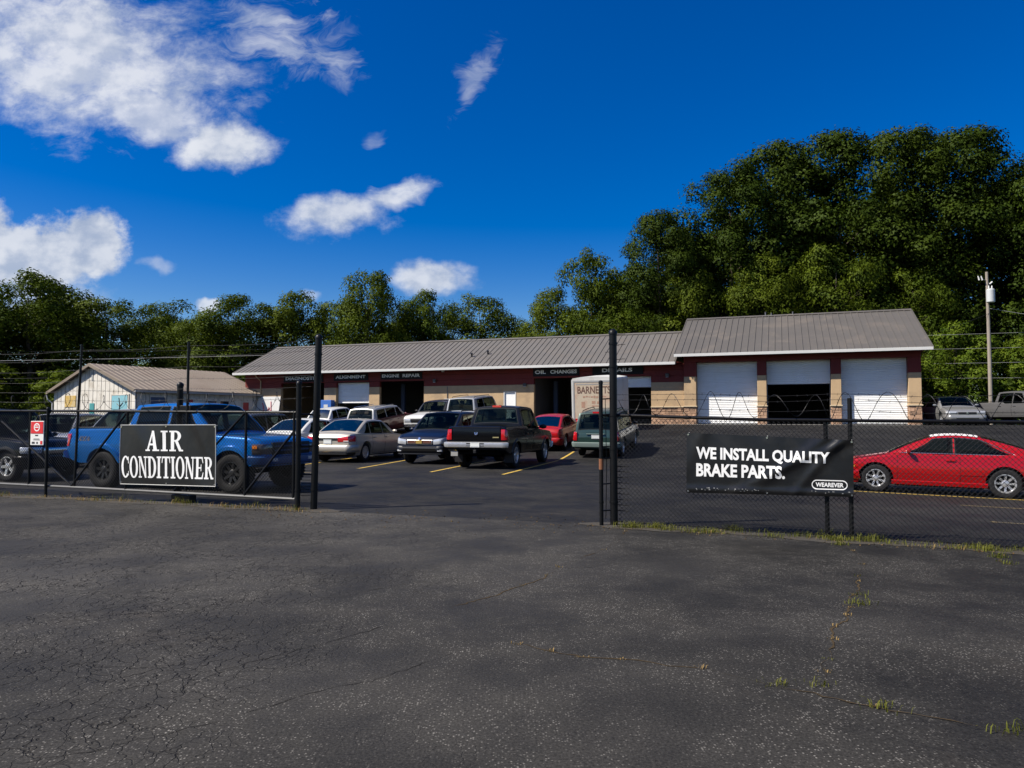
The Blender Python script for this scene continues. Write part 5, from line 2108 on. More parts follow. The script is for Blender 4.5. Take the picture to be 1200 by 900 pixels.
def chain(parent, s0, s1, z0, z1, t=FT, pitch=0.066, rad=0.0036, m=None):
    """woven mesh: every wire is real; far too many to pick apart"""
    mb = MB()
    H = z1 - z0
    k = 1.0
    for sg in (1, -1):
        c = s0 - H
        while c < s1 + H:
            # wire goes from (c, z0) to (c + sg*H*k, z1), clipped to the panel
            a0, b0 = c, c + sg * H * k
            pts = []
            lo, hi = 0.0, 1.0
            d = b0 - a0
            for lim, side in ((s0, -1), (s1, 1)):
                u = (lim - a0) / d
                inside0 = (a0 >= s0) if side < 0 else (a0 <= s1)
                inside1 = (b0 >= s0) if side < 0 else (b0 <= s1)
                if inside0 and not inside1:
                    hi = min(hi, u)
                elif inside1 and not inside0:
                    lo = max(lo, u)
                elif not inside0 and not inside1:
                    lo, hi = 1, 0
            if hi - lo > 0.02:
                P = []
                for u in (lo, hi):
                    s_ = a0 + d * u
                    P.append((s_, t + sg * 0.0024, z0 + H * u + zf(s_)))
                mb.tube(P, rad, 3, cap=False)
            c += pitch
    return mb.build('chain_link', m or M_BWIRE, parent, kind='stuff')


def strand(parent, pts, rad=0.0028, barbs=0.13, m=None, seed=1):
    r = random.Random(seed)
    mb = MB()
    mb.tube(pts, rad, 4)
    if barbs:
        acc = 0.0
        for a, b in zip(pts, pts[1:]):
            a, b = Vector(a), Vector(b)
            L = (b - a).length
            q = barbs - acc
            while q < L:
                p = a.lerp(b, q / L)
                for _ in range(2):
                    d = Vector((r.uniform(-.5, .5), r.uniform(-1, 1), r.uniform(-1, 1))).normalized() * 0.022
                    mb.tube([p - d, p + d], 0.0016, 3, cap=False)
                q += barbs
            acc = (acc + L) % barbs
    return mb.build('barbed_strand', m or M_BWIRE, parent)


def coil(parent, s0, s1, zc, rad, pitch, t=FT, seed=2):
    r = random.Random(seed)
    pts = []
    n = int((s1 - s0) / pitch * 18)
    ph = r.uniform(0, 6)
    for i in range(n + 1):
        a = 2 * math.pi * i / 18 + ph
        s_ = s0 + (s1 - s0) * i / n + 0.05 * math.sin(a * 0.37)
        rr = rad * (1 + 0.16 * math.sin(a * 0.23 + seed))
        pts.append((s_, t + rr * 0.8 * math.cos(a), zc + zf(s_) + rr * math.sin(a)))
    mb = MB()
    mb.tube(pts, 0.0045, 4)
    for i in range(2, len(pts) - 2, 3):
        p, q = Vector(pts[i]), Vector(pts[i + 1])
        d = (q - p).normalized()
        w = d.orthogonal().normalized() * 0.016
        mb.add([p - w, p + d * 0.012, p + w, p - d * 0.012], [(0, 1, 2, 3)])
    return mb.build('wire_coil', M_BWIRE, parent)


def post(name, label, s_, t, h, rad, cap=True, lean=(0, 0)):
    x, y = xy(s_, t)
    o = thing(name, label, 'post', (x, y, gz(x, y)), YAW)
    MB().tube([(0, 0, -.3), (lean[0] * .5, lean[1] * .5, h * .5), (lean[0], lean[1], h)], rad, 14).build('pipe', M_BLACKIRON, o, True)
    for zc_ in ([.35, 1.15, 1.66] + ([2.4, 2.75] if h > 2.8 else [])):
        if zc_ < h - .1:
            u_ = zc_ / h
            MB().tube([(lean[0] * u_, lean[1] * u_, zc_ - .016), (lean[0] * u_, lean[1] * u_, zc_ + .016)], rad * 1.18, 12).build('clamp', M_BLACKIRON, o, True)
    if cap:
        c = MB()
        pts = [(lean[0], lean[1], h - .03), (lean[0], lean[1], h + .005), (lean[0], lean[1], h + rad * .55), (lean[0], lean[1], h + rad * .9)]
        c.tube(pts, [rad * 1.14, rad * 1.14, rad * .85, rad * .3], 14).build('cap', M_BLACKIRON, o, True)
    return o


def tub(name, parent, pts, rad, n=8, m=None):
    return MB().tube(pts, rad, n).build(name, m or M_BLACKIRON, parent, True)


# ---- left: sliding gate with truss bracing and a tall wire screen
g = site('sliding_gate', 'black chain-link sliding gate with diagonal bracing in front of the blue pickup', 'gate')
Z = lambda s_, z: (s_, FT, z + zf(s_))
GL, GR = -19.5, -8.16
tub('top_rail', g, [Z(GL, 1.79), Z(-13, 1.76), Z(GR, 1.72)], 0.024)
tub('bottom_rail', g, [Z(GL, .25), Z(-13, .22), Z(GR, .18)], 0.026, m=mat('scuffed_rail', (.10, .10, .10), .5, .3, var=.4, vscale=6))
for s_ in (-18.2, -16.6, -14.76, -12.11, -9.25, -8.2):
    tub('upright', g, [Z(s_, .2), Z(s_, 1.76)], 0.024)
for a, b in (((-13.55, .25), (-12.11, 1.74)), ((-13.55, .25), (-15.6, 1.55)), ((-10.9, .24), (-9.27, 1.72)), ((-9.27, .22), (-8.2, 1.38)), ((-16.5, .25), (-18.2, 1.74))):
    tub('brace', g, [Z(*a), Z(*b)], 0.021)
tub('tall_upright', g, [Z(-13.47, .25), Z(-13.42, 1.8), Z(-13.37, 3.12)], 0.024)
tub('tall_upright', g, [Z(-10.62, .25), Z(-10.62, 3.07)], 0.024)
tub('tall_upright', g, [Z(-16.9, .25), Z(-16.9, 3.1)], 0.024)
chain(g, GL, GR, .22, 1.74, FT + 0.03, rad=.0044)
for i, z in enumerate((1.98, 2.18, 2.38, 2.6, 2.82, 3.0)):
    pts = []
    for k in range(25):
        s_ = GL + (-7.85 - GL) * k / 24
        sag = 0.035 * math.sin(math.pi * ((s_ + 13.4) / 2.8 % 1))
        pts.append(Z(s_, z - sag))
    strand(g, pts, seed=i)
coil(g, GL, -8.3, 1.93, 0.17, 0.52, FT, 4)

post('gate_post', 'tall black gate post right of the blue pickup', -7.82, 11.22, 3.06, 0.060, lean=(.07, 0))
post('gate_post', 'shorter black post beside the tall one, at the end of the sliding gate', -8.04, 11.06, 2.24, 0.046)
p = post('gate_post', 'stout black roller post rising above the air conditioner banner', -10.92, 11.27, 2.26, 0.058)
MB().bevbox(.05, .36, -.07, .07, 1.70, 1.86, .012).build('roller_bracket', M_BLACKIRON, p)
MB().bevbox(-.10, .36, -.08, .10, .02, .16, .012).build('roller_bracket', M_BLACKIRON, p)
post('gate_post', 'thin black post by the small red and white sign', -14.2, 11.10, 1.82, 0.030)
latch = site('gate_latch', 'black horizontal latch bars between the two posts of the sliding gate', 'latch')
for z in (.62, 1.12, 1.68):
    tub('latch_bar', latch, [(-8.04, 11.1, z + zf(-8)), (-7.82, 11.2, z + zf(-8))], 0.016)
for i in range(9):
    tub('tie_band', latch, [(-8.0, 11.1, .25 + i * .055 + zf(-8)), (-7.86, 11.18, .245 + i * .055 + zf(-8))], 0.005, 5)

# ---- right: fixed chain-link fence
f = site('chain_link_fence', 'black chain-link fence with coiled barbed wire in front of the red coupe', 'fence')
FL, FR = -2.40, 9.0
tub('top_rail', f, [Z(FL - .18, 1.66), Z(FL, 1.66), Z(-.3, 1.615), Z(3, 1.635), Z(FR, 1.62)], 0.024)
for s_, h in ((.56, 1.62), (3.4, 1.95), (6.2, 1.95)):
    tub('line_post', f, [(s_, FT + .04, zf(s_) - .2), (s_, FT + .04, zf(s_) + h)], 0.030)
pp_ = tub('line_post', f, [(.86, FT + .02, zf(.86) - .2), (.87, FT + .02, zf(.86) + 1.93)], 0.030)
chain(f, FL + .06, FR, .03, 1.60, FT - .01)
tub('bottom_wire', f, [Z(FL, .06), Z(2, .045), Z(FR, .05)], 0.006, 5)
for i, z in enumerate((1.76, 1.90, 1.98)):
    pts = [Z(FL + (FR - FL) * k / 30, z - .012 * math.sin(k * 1.3) - .02 * math.sin(math.pi * ((FL + (FR - FL) * k / 30 - .86) / 2.7 % 1))) for k in range(31)]
    strand(f, pts, seed=20 + i)
coil(f, FL + .05, FR, 1.815, 0.175, 0.47, FT, 9)
for i in range(9):
    z = .22 + i * .083
    tub('tension_band', f, [Z(FL + .03, z + .004 * (i % 2)), Z(FL + .22, z)], 0.006, 5)
for z in (2.35, 2.50, 2.72, 2.88):
    strand(f, [Z(FL + .02, z), Z(FL + .09, z + .01), Z(FL + .17, z + .012)], barbs=.05, seed=int(z * 100), rad=.004)
strand(f, [Z(FL - .14, 2.62), Z(FL, 2.63)], barbs=.05, seed=77, rad=.004)
post('gate_post', 'tall thick black gate post at the end of the right fence', -2.41, 11.12, 2.92, 0.058)
gp = post('gate_post', 'slim black post hugging the left of the thick gate post', -2.58, 11.02, 2.16, 0.030)
for z in (.22, .62, 1.0, 1.18, 1.66, 1.9):
    tub('hinge_clip', gp, [(-.0, 0, z), (.15, .08, z + .01)], 0.011, 6)
tub('hanging_chain', gp, [(.06, .03, .1), (.075, .035, .9), (.06, .03, 1.9)], 0.006, 5)
MB().tube([(0, 0, .84), (0, 0, 1.0)], .034, 10).build('rusty_hinge', mat('rust', (.16, .06, .025), .85, var=.4, vscale=30), gp)

# ================================================================== BANNERS
M_VINYL = mat('black_vinyl', (0.0065, 0.0065, 0.007), 0.33, var=0.2, vscale=5, bump=0.12, bscale=9, spec=0.5, dirt=(.016, .015, .014), dscale=3.0)
M_VINYLW = mat('white_ink', (0.74, 0.74, 0.73), 0.55, var=0.06, vscale=8)


def banner(name, label, corners, t, wr, edge=None):
    (s00, z00), (s10, z10), (s11, z11), (s01, z01) = corners       # top-left, top-right, bottom-right, bottom-left

    def P(u, v, lift=0.0):
        """u left to right, v bottom to top"""
        sa = lerp(lerp(s01, s11, u), lerp(s00, s10, u), v)
        za = lerp(lerp(z01, z11, u), lerp(z00, z10, u), v)
        return (sa, t - 0.012 - wr(u, v) - lift, za)
    o = site(name, label, 'banner')
    NU, NV = 64, 28
    rows = [[P(i / NU, j / NV) for i in range(NU + 1)] for j in range(NV + 1)]
    mb = MB()
    mb.grid(rows, 0)
    back = [[(p[0], p[1] + .004, p[2]) for p in r][::-1] for r in rows]
    mb.grid(back, 0)
    sheet_ = mb.build('vinyl_sheet', M_VINYL, o, True, 80)
    if edge:
        mb = MB()
        for a, b in (((0, 0), (1, 0)), ((1, 0), (1, 1)), ((1, 1), (0, 1)), ((0, 1), (0, 0))):
            pts = [P(lerp(a[0], b[0], k / 30), lerp(a[1], b[1], k / 30), .002) for k in range(31)]
            mb.tube(pts, edge, 5)
        mb.build('hem', mat('pale_hem', (.34, .34, .33), .6, var=.3, vscale=7), o)
    for u, v in ((.01, .97), (.5, .975), (.99, .97), (.01, .03), (.5, .03), (.99, .03)):
        c = P(u, v, .003)
        MB().tube([c, (c[0], c[1] - .004, c[2])], .014, 8).build('grommet', M_CHROME, o)
        tub('tie', o, [c, (c[0] + .01, t + .05, c[2] + .03)], .004, 4, m=M_WHITE)
    return o, P


def wrL(u, v):
    d = .010 * math.sin(3.1 * u + 1.0) * math.sin(math.pi * v)
    d += .012 * math.exp(-((u - .80 - .5 * (1 - v) * .45) / .035) ** 2) * v          # fold running down from the top edge
    d += .008 * math.exp(-((u - .48 - .22 * (v - 1)) / .05) ** 2) * v * v
    d += .007 * math.exp(-((u - .16 + .25 * (v - 1)) / .05) ** 2) * v * v
    d += .004 * math.sin(17 * u + 6 * v) * (0.3 + .7 * abs(2 * v - 1))
    return d * 1.6


def wrR(u, v):
    d = .012 * math.sin(2.6 * u + .4) * math.sin(math.pi * v)
    for k, (u0, sl_, w, h) in enumerate(((.93, .55, .030, .016), (.84, .9, .05, .012), (.55, -.2, .06, .007), (.98, 1.4, .05, .012), (.10, .35, .05, .008))):
        d += 1.7 * h * math.exp(-((u - u0 + sl_ * (1 - v) * .5) / w) ** 2) * (.35 + .65 * v)
    d += .003 * math.sin(23 * u + 5 * v)
    d += .016 * math.exp(-((v - .06) / .05) ** 2)                                     # rolled lower hem
    return d


# hand-drawn slab-serif capitals: polygons in a unit-height box
def arc(cx, cz, rx, rz, ix, iz, a0, a1, n=18):
    out = []
    for k in range(n):
        p = []
        for a, (x_, z_) in ((a0 + (a1 - a0) * k / n, (rx, rz)), (a0 + (a1 - a0) * (k + 1) / n, (rx, rz)), (a0 + (a1 - a0) * (k + 1) / n, (ix, iz)), (a0 + (a1 - a0) * k / n, (ix, iz))):
            p.append((cx + x_ * math.cos(R(a)), cz + z_ * math.sin(R(a))))
        out.append(p)
    return out


def rc(x0, x1, z0, z1):
    return [(x0, z0), (x1, z0), (x1, z1), (x0, z1)]


def serif_glyph(c):
    S = .075
    if c == 'I':
        return .42, [rc(.11, .31, 0, 1), rc(0, .42, 0, S), rc(0, .42, 1 - S, 1)]
    if c == 'A':
        return .84, [[(.07, 0), (.17, 0), (.42, .92), (.36, 1)], [(.50, 0), (.72, 0), (.48, 1), (.34, 1)], rc(.2, .58, .28, .37), rc(0, .27, 0, S), rc(.43, .84, 0, S)]
    if c == 'R':
        return .84, [rc(.10, .30, 0, 1), rc(0, .40, 0, S), rc(0, .35, 1 - S, 1)] + arc(.38, .735, .32, .265, .13, .185, -90, 90) + [rc(.30, .38, 1 - S, 1), rc(.30, .38, .47, .545),
                    [(.34, .5), (.52, .5), (.76, .04), (.60, 0)], rc(.60, .84, 0, S)]
    if c == 'C':
        return .74, arc(.40, .5, .40, .52, .20, .44, 42, 318) + [rc(.64, .70, .66, .98), rc(.66, .71, .1, .30)]
    if c == 'O':
        return .82, arc(.41, .5, .41, .52, .21, .44, 0, 360, 32)
    if c == 'N':
        return .86, [rc(.10, .19, 0, 1), rc(.66, .75, 0, 1), [(.08, 1), (.28, 1), (.77, 0), (.60, 0)], rc(0, .30, 0, S), rc(0, .2, 1 - S, 1), rc(.55, .86, 1 - S, 1)]
    if c == 'D':
        return .82, [rc(.10, .30, 0, 1), rc(0, .35, 0, S), rc(0, .35, 1 - S, 1)] + arc(.34, .5, .48, .5, .27, .42, -90, 90)
    if c == 'T':
        return .78, [rc(.29, .49, 0, 1), rc(.17, .61, 0, S), rc(.03, .75, 1 - S, 1), [(0, .70), (.05, .70), (.11, .93), (.03, 1)], [(.73, .70), (.78, .70), (.75, 1), (.67, .93)]]
    if c == 'E':
        return .76, [rc(.10, .30, 0, 1), rc(0, .70, 0, S), rc(0, .68, 1 - S, 1), rc(.3, .52, .47, .54), rc(.50, .555, .36, .66), [(.69, 0), (.75, .30), (.70, .30), (.60, S)], [(.67, 1), (.72, .72), (.67, .72), (.58, 1 - S)]]
    raise KeyError(c)


def serif_text(txt, gap=.07):
    polys, x = [], 0.0
    for c in txt:
        w, ps = serif_glyph(c)
        polys += [[(x + a, b) for a, b in p] for p in ps]
        x += w + gap
    return polys, x - gap


def on_banner(P, polys, x0, x1, z0, z1, w, name, parent):
    """fit polygons drawn in (0..w, 0..1) to the banner rectangle, fine enough to follow its folds"""
    mb = MB()
    for k, p in enumerate(polys):
        if len(p) == 4:
            a, b, c, d = [(lerp(x0, x1, q[0] / w), lerp(z0, z1, q[1])) for q in p]
            ar = (a[0] - c[0]) * (b[1] - d[1]) - (a[1] - c[1]) * (b[0] - d[0])
            if ar < 0:
                a, b, c, d = d, c, b, a
            rows = []
            for j in range(4):
                row = []
                for i in range(4):
                    l = (lerp(a[0], d[0], j / 3), lerp(a[1], d[1], j / 3))
                    r = (lerp(b[0], c[0], j / 3), lerp(b[1], c[1], j / 3))
                    row.append(P(lerp(l[0], r[0], i / 3), lerp(l[1], r[1], i / 3), .0058 + .0002 * (k % 9)))
                rows.append(row)
            mb.grid(rows)
    mb.build(name, M_VINYLW, parent)


bl, PL = banner('air_conditioner_banner', 'black banner reading AIR CONDITIONER hung on the gate', [(-12.23, 1.48), (-9.91, 1.49), (-9.89, .35), (-12.20, .33)], FT - .03, wrL, .009)
pl, w = serif_text('AIR', .10)
on_banner(PL, pl, .285, .675, .565, .905, w, 'lettering', bl)
pl, w = serif_text('CONDITIONER', .045)
on_banner(PL, pl, .02, .98, .115, .475, w, 'lettering', bl)

br, PR = banner('brake_parts_banner', 'black banner reading WE INSTALL QUALITY BRAKE PARTS hung on the fence', [(-1.32, 1.40), (.90, 1.31), (.89, .545), (-1.33, .53)], FT - .045, wrR)


def tline(txt, u0, u1, v0, v1, parent, nm='lettering', bold=.036):
    vs, fs = place_text(txt, lambda x, z: PR(x, z, .005), u0, u1, v0, v1, bold, .12)
    MB().add(vs, fs).build(nm, M_VINYLW, parent)


tline('WE INSTALL QUALITY', .062, .866, .535, .775, br)
tline('BRAKE PARTS.', .062, .606, .275, .500, br)
# pill-shaped maker mark
mb = MB()
u0, u1, v0, v1 = .762, .966, .115, .285
asp = (u1 - u0) * 2.22 / ((v1 - v0) * .80)
pts = []
for k in range(40):
    a = 2 * math.pi * k / 40
    ca, sa = math.cos(a), math.sin(a)
    r_ = .5
    x = (asp / 2 - r_) * (1 if ca > 0 else -1) + r_ * ca
    pts.append((x / asp + .5, sa * .5 + .5))
rows = []
for k in range(41):
    q = pts[k % 40]
    inn = ((q[0] - .5) * .955 + .5, (q[1] - .5) * .80 + .5)
    rows.append([PR(lerp(u0, u1, q[0]), lerp(v0, v1, q[1]), .0052), PR(lerp(u0, u1, inn[0]), lerp(v0, v1, inn[1]), .0052)])
mb.grid(rows)
mb.build('maker_mark', M_VINYLW, br)
tline('WEAREVER', .785, .944, .162, .238, br, 'maker_mark', .03)
# flaking print along the bottom hem
mb = MB()
r_ = random.Random(5)
for k in range(34):
    u = r_.uniform(.06, .45) if k < 26 else r_.uniform(.75, .97)
    v = r_.uniform(.045, .085)
    du, dv = r_.uniform(.002, .010), r_.uniform(.005, .018)
    mb.add([PR(u, v, .005), PR(u + du, v - .004, .005), PR(u + du * .8, v + dv, .005), PR(u - .002, v + dv * .7, .005)], [(0, 1, 2, 3)])
mb.build('flaking_hem_print', mat('flaked_white', (.20, .20, .20), .7), br)

sg_ = site('notice_sign', 'small red and white metal notice hung on the gate', 'sign')
MB().bevbox(-14.66, -14.28, FT - .07, FT - .055, 1.06, 1.56, .006).build('plate', mat('notice_white', (.66, .66, .64), .5, var=.1, vscale=8), sg_)
MB().bevbox(-14.645, -14.295, FT - .076, FT - .071, 1.30, 1.545, .002).build('red_field', mat('notice_red', (.55, .015, .02), .5, var=.1, vscale=8), sg_)
mb = MB()
rows = []
for k in range(25):
    a = 2 * math.pi * k / 24
    rows.append([(-14.47 + .085 * math.cos(a), FT - .078, 1.43 + .085 * math.sin(a)), (-14.47 + .062 * math.cos(a), FT - .078, 1.43 + .062 * math.sin(a))])
mb.grid(rows)
mb.box(-14.52, -14.42, FT - .079, FT - .0765, 1.42, 1.44).box(-14.51, -14.45, FT - .079, FT - .0765, 1.46, 1.472)
mb.build('printed_symbol', M_VINYLW, sg_)
mb = MB()
mb.box(-14.52, -14.44, FT - .074, FT - .0705, 1.25, 1.275).box(-14.56, -14.40, FT - .074, FT - .0705, 1.185, 1.195).box(-14.58, -14.38, FT - .074, FT - .0705, 1.165, 1.172)
mb.box(-14.61, -14.53, FT - .074, FT - .0705, 1.09, 1.13).box(-14.48, -14.44, FT - .074, FT - .0705, 1.09, 1.13)
mb.build('printed_symbol', mat('print_black', (.03, .03, .03), .6), sg_)
MB().box(-14.37, -14.31, FT - .074, FT - .0705, 1.08, 1.15).build('printed_symbol', MATS['notice_red'], sg_)
tub('hanging_wire', sg_, [(-14.55, FT - .06, 1.55), (-14.47, FT - .03, 1.74), (-14.39, FT - .06, 1.55)], .005, 4, m=mat('yellow_cord', (.45, .33, .05), .6))

# ================================================================== UTILITY POLE AND WIRES
M_POLE = mat('weathered_pole', (0.23, 0.20, 0.17), 0.9, var=0.2, vscale=3, bump=0.3, bscale=30)
up = thing('utility_pole', 'wooden utility pole with a grey transformer can right of the shop', 'utility pole', (30.3, 47.0, FLOOR))
MB().tube([(0, 0, -.5), (.02, 0, 4.5), (.0, 0, 9.7)], [.13, .115, .085], 10).build('pole', M_POLE, up, True)
tz = 8.1
MB().tube([(-.02, -.34, tz - .42), (-.02, -.34, tz - .38), (-.02, -.34, tz + .38), (-.02, -.34, tz + .45)], [.20, .24, .24, .17], 14).build('transformer', mat('transformer_grey', (.42, .44, .45), .45), up, True)
MB().box(-.10, .06, -.16, -.08, tz - .25, tz + .25).build('bracket', M_WIRE, up)
mb = MB()
for dx in (-.12, .08):
    mb.tube([(dx, -.34, tz + .42), (dx, -.34, tz + .52), (dx, -.34, tz + .66)], [.03, .05, .025], 7)
mb.build('bushing', M_WHITE, up)
MB().tube([(0, 0, 9.1), (-.55, -.1, 9.3)], .03, 6).build('cutout_arm', M_WIRE, up)
for dx in (-.35, -.55):
    MB().tube([(dx, -.1, 9.15), (dx - .08, -.1, 9.42)], [.05, .03], 6).build('cutout', mat('porcelain', (.6, .6, .58), .3), up)
MB().tube([(.12, -.05, 8.9), (.30, -.05, 9.05)], .05, 6).build('insulator', MATS['porcelain'], up)


def wire(label, a, b, sag, rad=.008, m=M_BWIRE, n=20, group='overhead wires'):
    pts = []
    for k in range(n + 1):
        u = k / n
        p = Vector(a).lerp(Vector(b), u)
        p.z -= sag * 4 * u * (1 - u)
        pts.append(p)
    o = MB().tube(pts, rad, 4).build('overhead_wire', m)
    o['label'] = label
    o['category'] = 'wire'
    o['group'] = group


M_CABLE = mat('pale_cable', (.30, .30, .30), .6)
wire('highest of the four straight wires crossing the utility pole', (19, 52, 7.2), (60, 40, 7.6), .15, m=M_CABLE)
wire('second from the top of the four straight wires crossing the utility pole', (19, 52, 6.3), (60, 40, 6.5), .15, m=M_CABLE)
wire('third from the top of the four straight wires crossing the utility pole', (19, 52, 5.35), (60, 40, 5.5), .15, m=M_CABLE)
wire('lowest of the four straight wires crossing the utility pole', (19, 52, 4.4), (60, 40, 4.4), .15, m=M_CABLE)
wire('slack wire from the transformer to the right', (30.3, 46.8, 8.6), (62, 42, 10.5), 2.2, .012, M_CABLE)
wire('slack wire from the pole towards the shop roof', (30.3, 46.9, 8.3), (21.5, 47.5, 6.4), .5, .009, M_BWIRE)
wire('pale service cable running from the left trees to the shop roof', (-75, 43, 4.7), (-19.0, 58.6, 6.65), .25, .014, M_CABLE, group='left overhead wires')
wire('dark wire above the pale service cable', (-75, 45, 6.3), (-12, 62, 7.6), .5, .014, group='left overhead wires')
wire('dark wire below the pale service cable', (-75, 43, 3.9), (-24, 57, 5.0), .3, .014, group='left overhead wires')

# ================================================================== TREES
def leaf_mat(name, dark, light, trans):
    m = bpy.data.materials.new(name)
    m.use_nodes = True
    t = m.node_tree
    T = NT(t)
    b = t.nodes['Principled BSDF']
    geo = T.n('ShaderNodeNewGeometry')
    ri = geo.outputs['Random Per Island']
    oi = T.n('ShaderNodeObjectInfo').outputs['Random']
    cl = T.noise(geo.outputs['Position'], 0.8, 4, 0.65)
    f = T.math('ADD', T.math('MULTIPLY', ri, 0.30), T.math('MULTIPLY', T.ramp(cl, .35, .65), .70))
    c = T.mix(f, (*dark, 1), (*light, 1))
    c = T.mix(T.math('MULTIPLY', oi, .35), c, (light[0] * 1.1, light[1] * .95, light[2] * .9, 1))
    t.links.new(c, b.inputs['Base Color'])
    b.inputs['Roughness'].default_value = 0.6
    b.inputs['Specular IOR Level'].default_value = 0.06
    tr = T.n('ShaderNodeBsdfTranslucent')
    tc = T.vmath('MULTIPLY', c, (1.35, 1.35, .5))
    t.links.new(tc, tr.inputs[0])
    mx = T.n('ShaderNodeMixShader')
    mx.inputs[0].default_value = trans
    t.links.new(b.outputs[0], mx.inputs[1])
    t.links.new(tr.outputs[0], mx.inputs[2])
    t.links.new(mx.outputs[0], t.nodes['Material Output'].inputs[0])
    return m


M_LEAF = leaf_mat('broad_leaf', (0.017, 0.036, 0.0035), (0.076, 0.104, 0.008), .18)
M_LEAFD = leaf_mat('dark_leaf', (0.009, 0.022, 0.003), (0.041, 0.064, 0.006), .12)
M_LEAFB = leaf_mat('bright_leaf', (0.035, 0.068, 0.007), (0.11, 0.15, 0.014), .25)
M_BARK = mat('bark', (0.085, 0.065, 0.048), 0.95, var=0.3, vscale=4, bump=0.5, bscale=14)


def leaves_mesh(name, pos, nor, size, m, rng, shade=None):
    n = len(pos)
    nor = nor / np.linalg.norm(nor, axis=1, keepdims=True)
    rv = rng.normal(size=(n, 3))
    a = np.cross(nor, rv)
    a /= np.linalg.norm(a, axis=1, keepdims=True) + 1e-9
    b = np.cross(nor, a)
    L = size[:, None]
    wd = L * rng.uniform(.42, .70, (n, 1))
    drop = nor * L * rng.uniform(.05, .22, (n, 1))
    v = np.empty((n, 4, 3))
    v[:, 0] = pos - a * L * .5 - drop
    v[:, 1] = pos - b * wd * .5 + a * L * .05
    v[:, 2] = pos + a * L * .55 - drop
    v[:, 3] = pos + b * wd * .5 + a * L * .05
    me = bpy.data.meshes.new(name)
    me.vertices.add(n * 4)
    me.vertices.foreach_set('co', v.reshape(-1))
    me.loops.add(n * 4)
    me.loops.foreach_set('vertex_index', np.arange(n * 4, dtype=np.int32))
    me.polygons.add(n)
    me.polygons.foreach_set('loop_start', np.arange(n, dtype=np.int32) * 4)
    me.materials.append(m)
    me.update(calc_edges=True)
    if shade is not None:      # leaves of one spray share its soft shading
        sh = shade / (np.linalg.norm(shade, axis=1, keepdims=True) + 1e-9)
        me.polygons.foreach_set('use_smooth', np.ones(n, dtype=bool))
        me.normals_split_custom_set_from_vertices(np.repeat(sh, 4, axis=0).tolist())
    return me


def crown_mesh(seed, Rx, H, z0, n_cl, per, leaf, m, shape, rc_=(.9, 1.5)):
    """leaf clumps spread over an uneven crown of radius Rx from height z0 to H"""
    rng = np.random.default_rng(seed)
    lob = [(rng.uniform(0, 6.28), rng.uniform(.05, .16), k) for k in (2, 3, 5)]
    cs, rs_ = [], []
    tries = 0
    while len(cs) < n_cl and tries < n_cl * 20:
        tries += 1
        h = rng.uniform(0, 1) ** .9
        if shape == 'tall':
            env = min(1.0, 0.80 + .35 * h) * max(0, 1 - max(0, (h - .55) / .46) ** 2) ** .55
        elif shape == 'round':
            env = math.sqrt(max(0.0, 1 - ((h - .42) / .60) ** 2))
        else:
            env = math.sqrt(max(0.0, 1 - (max(0, h - .15) / .87) ** 2))
        an = rng.uniform(0, 2 * math.pi)
        wob = 1 + sum(am * math.sin(k * an + ph + h * 4) for ph, am, k in lob)
        q = rng.uniform(.55, 1.0) ** .5 if rng.random() < .8 else rng.uniform(.1, .6)
        r = Rx * env * wob * q
        cs.append((r * math.cos(an), r * math.sin(an), z0 + (H - z0) * h))
        rs_.append(rng.uniform(*rc_) * (1.0 if h < .85 else .8))
    cs, rs_ = np.array(cs), np.array(rs_)
    P, N, S, Q = [], [], [], []
    for c, r in zip(cs, rs_):
        k = int(per * (r / np.mean(rc_)) ** 2)
        d = rng.normal(size=(k, 3))
        d[:, 2] += .35
        d /= np.linalg.norm(d, axis=1, keepdims=True)
        rad = r * rng.uniform(.35, 1.08, (k, 1)) ** .6
        # ragged sprays
        fr = 1 + .25 * np.sin(d[:, :1] * 7 + c[0]) * np.sin(d[:, 1:2] * 6 + c[1])
        p = c + d * rad * fr * np.array([1.1, 1.1, .78])
        P.append(p)
        N.append(d * .95 + np.array([0, 0, .35]) + rng.normal(size=(k, 3)) * .30)
        out = np.array([c[0], c[1], 0]) / (math.hypot(c[0], c[1]) + .5)
        Q.append(d * .85 + out * .45 + np.array([0, 0, .25]) + rng.normal(size=(k, 3)) * .22)
        S.append(rng.uniform(.65, 1.25, k) * leaf)
    return leaves_mesh('crown', np.concatenate(P), np.concatenate(N), np.concatenate(S), m, rng, np.concatenate(Q))


def trunk_mesh(seed, H, z0, Rx, r0):
    r = random.Random(seed)
    mb = MB()
    n = 8
    pts = []
    x = y = 0
    for i in range(n + 1):
        pts.append((x, y, -0.4 + (H * .86 + .4) * i / n))
        x += r.uniform(-.16, .16)
        y += r.uniform(-.16, .16)
    mb.tube(pts, [r0 * (1.25 if i == 0 else 1 - .88 * i / n) for i in range(n + 1)], 9)
    for k in range(16):
        u = r.uniform(.18, .85)
        i = min(n - 1, int(u * n))
        p = Vector(pts[i]).lerp(Vector(pts[i + 1]), u * n - i)
        an = r.uniform(0, 6.28)
        L = Rx * r.uniform(.5, .95) * (1.05 - .5 * u)
        d = Vector((math.cos(an), math.sin(an), r.uniform(.35, .9)))
        q = p + d * L * .5
        e = q + Vector((math.cos(an) * .8, math.sin(an) * .8, r.uniform(.2, .7))) * L * .5
        rr = r0 * (1 - .85 * u) * .5
        mb.tube([p, q, e], [rr, rr * .6, rr * .2], 6)
        for _ in range(2):
            a2 = an + r.uniform(-1, 1)
            mb.tube([q, q + Vector((math.cos(a2), math.sin(a2), r.uniform(.1, .8))) * L * .4], [rr * .45, rr * .12], 5)
    return mb.mesh('trunk', M_BARK, True, 60)


TEMPL = {}


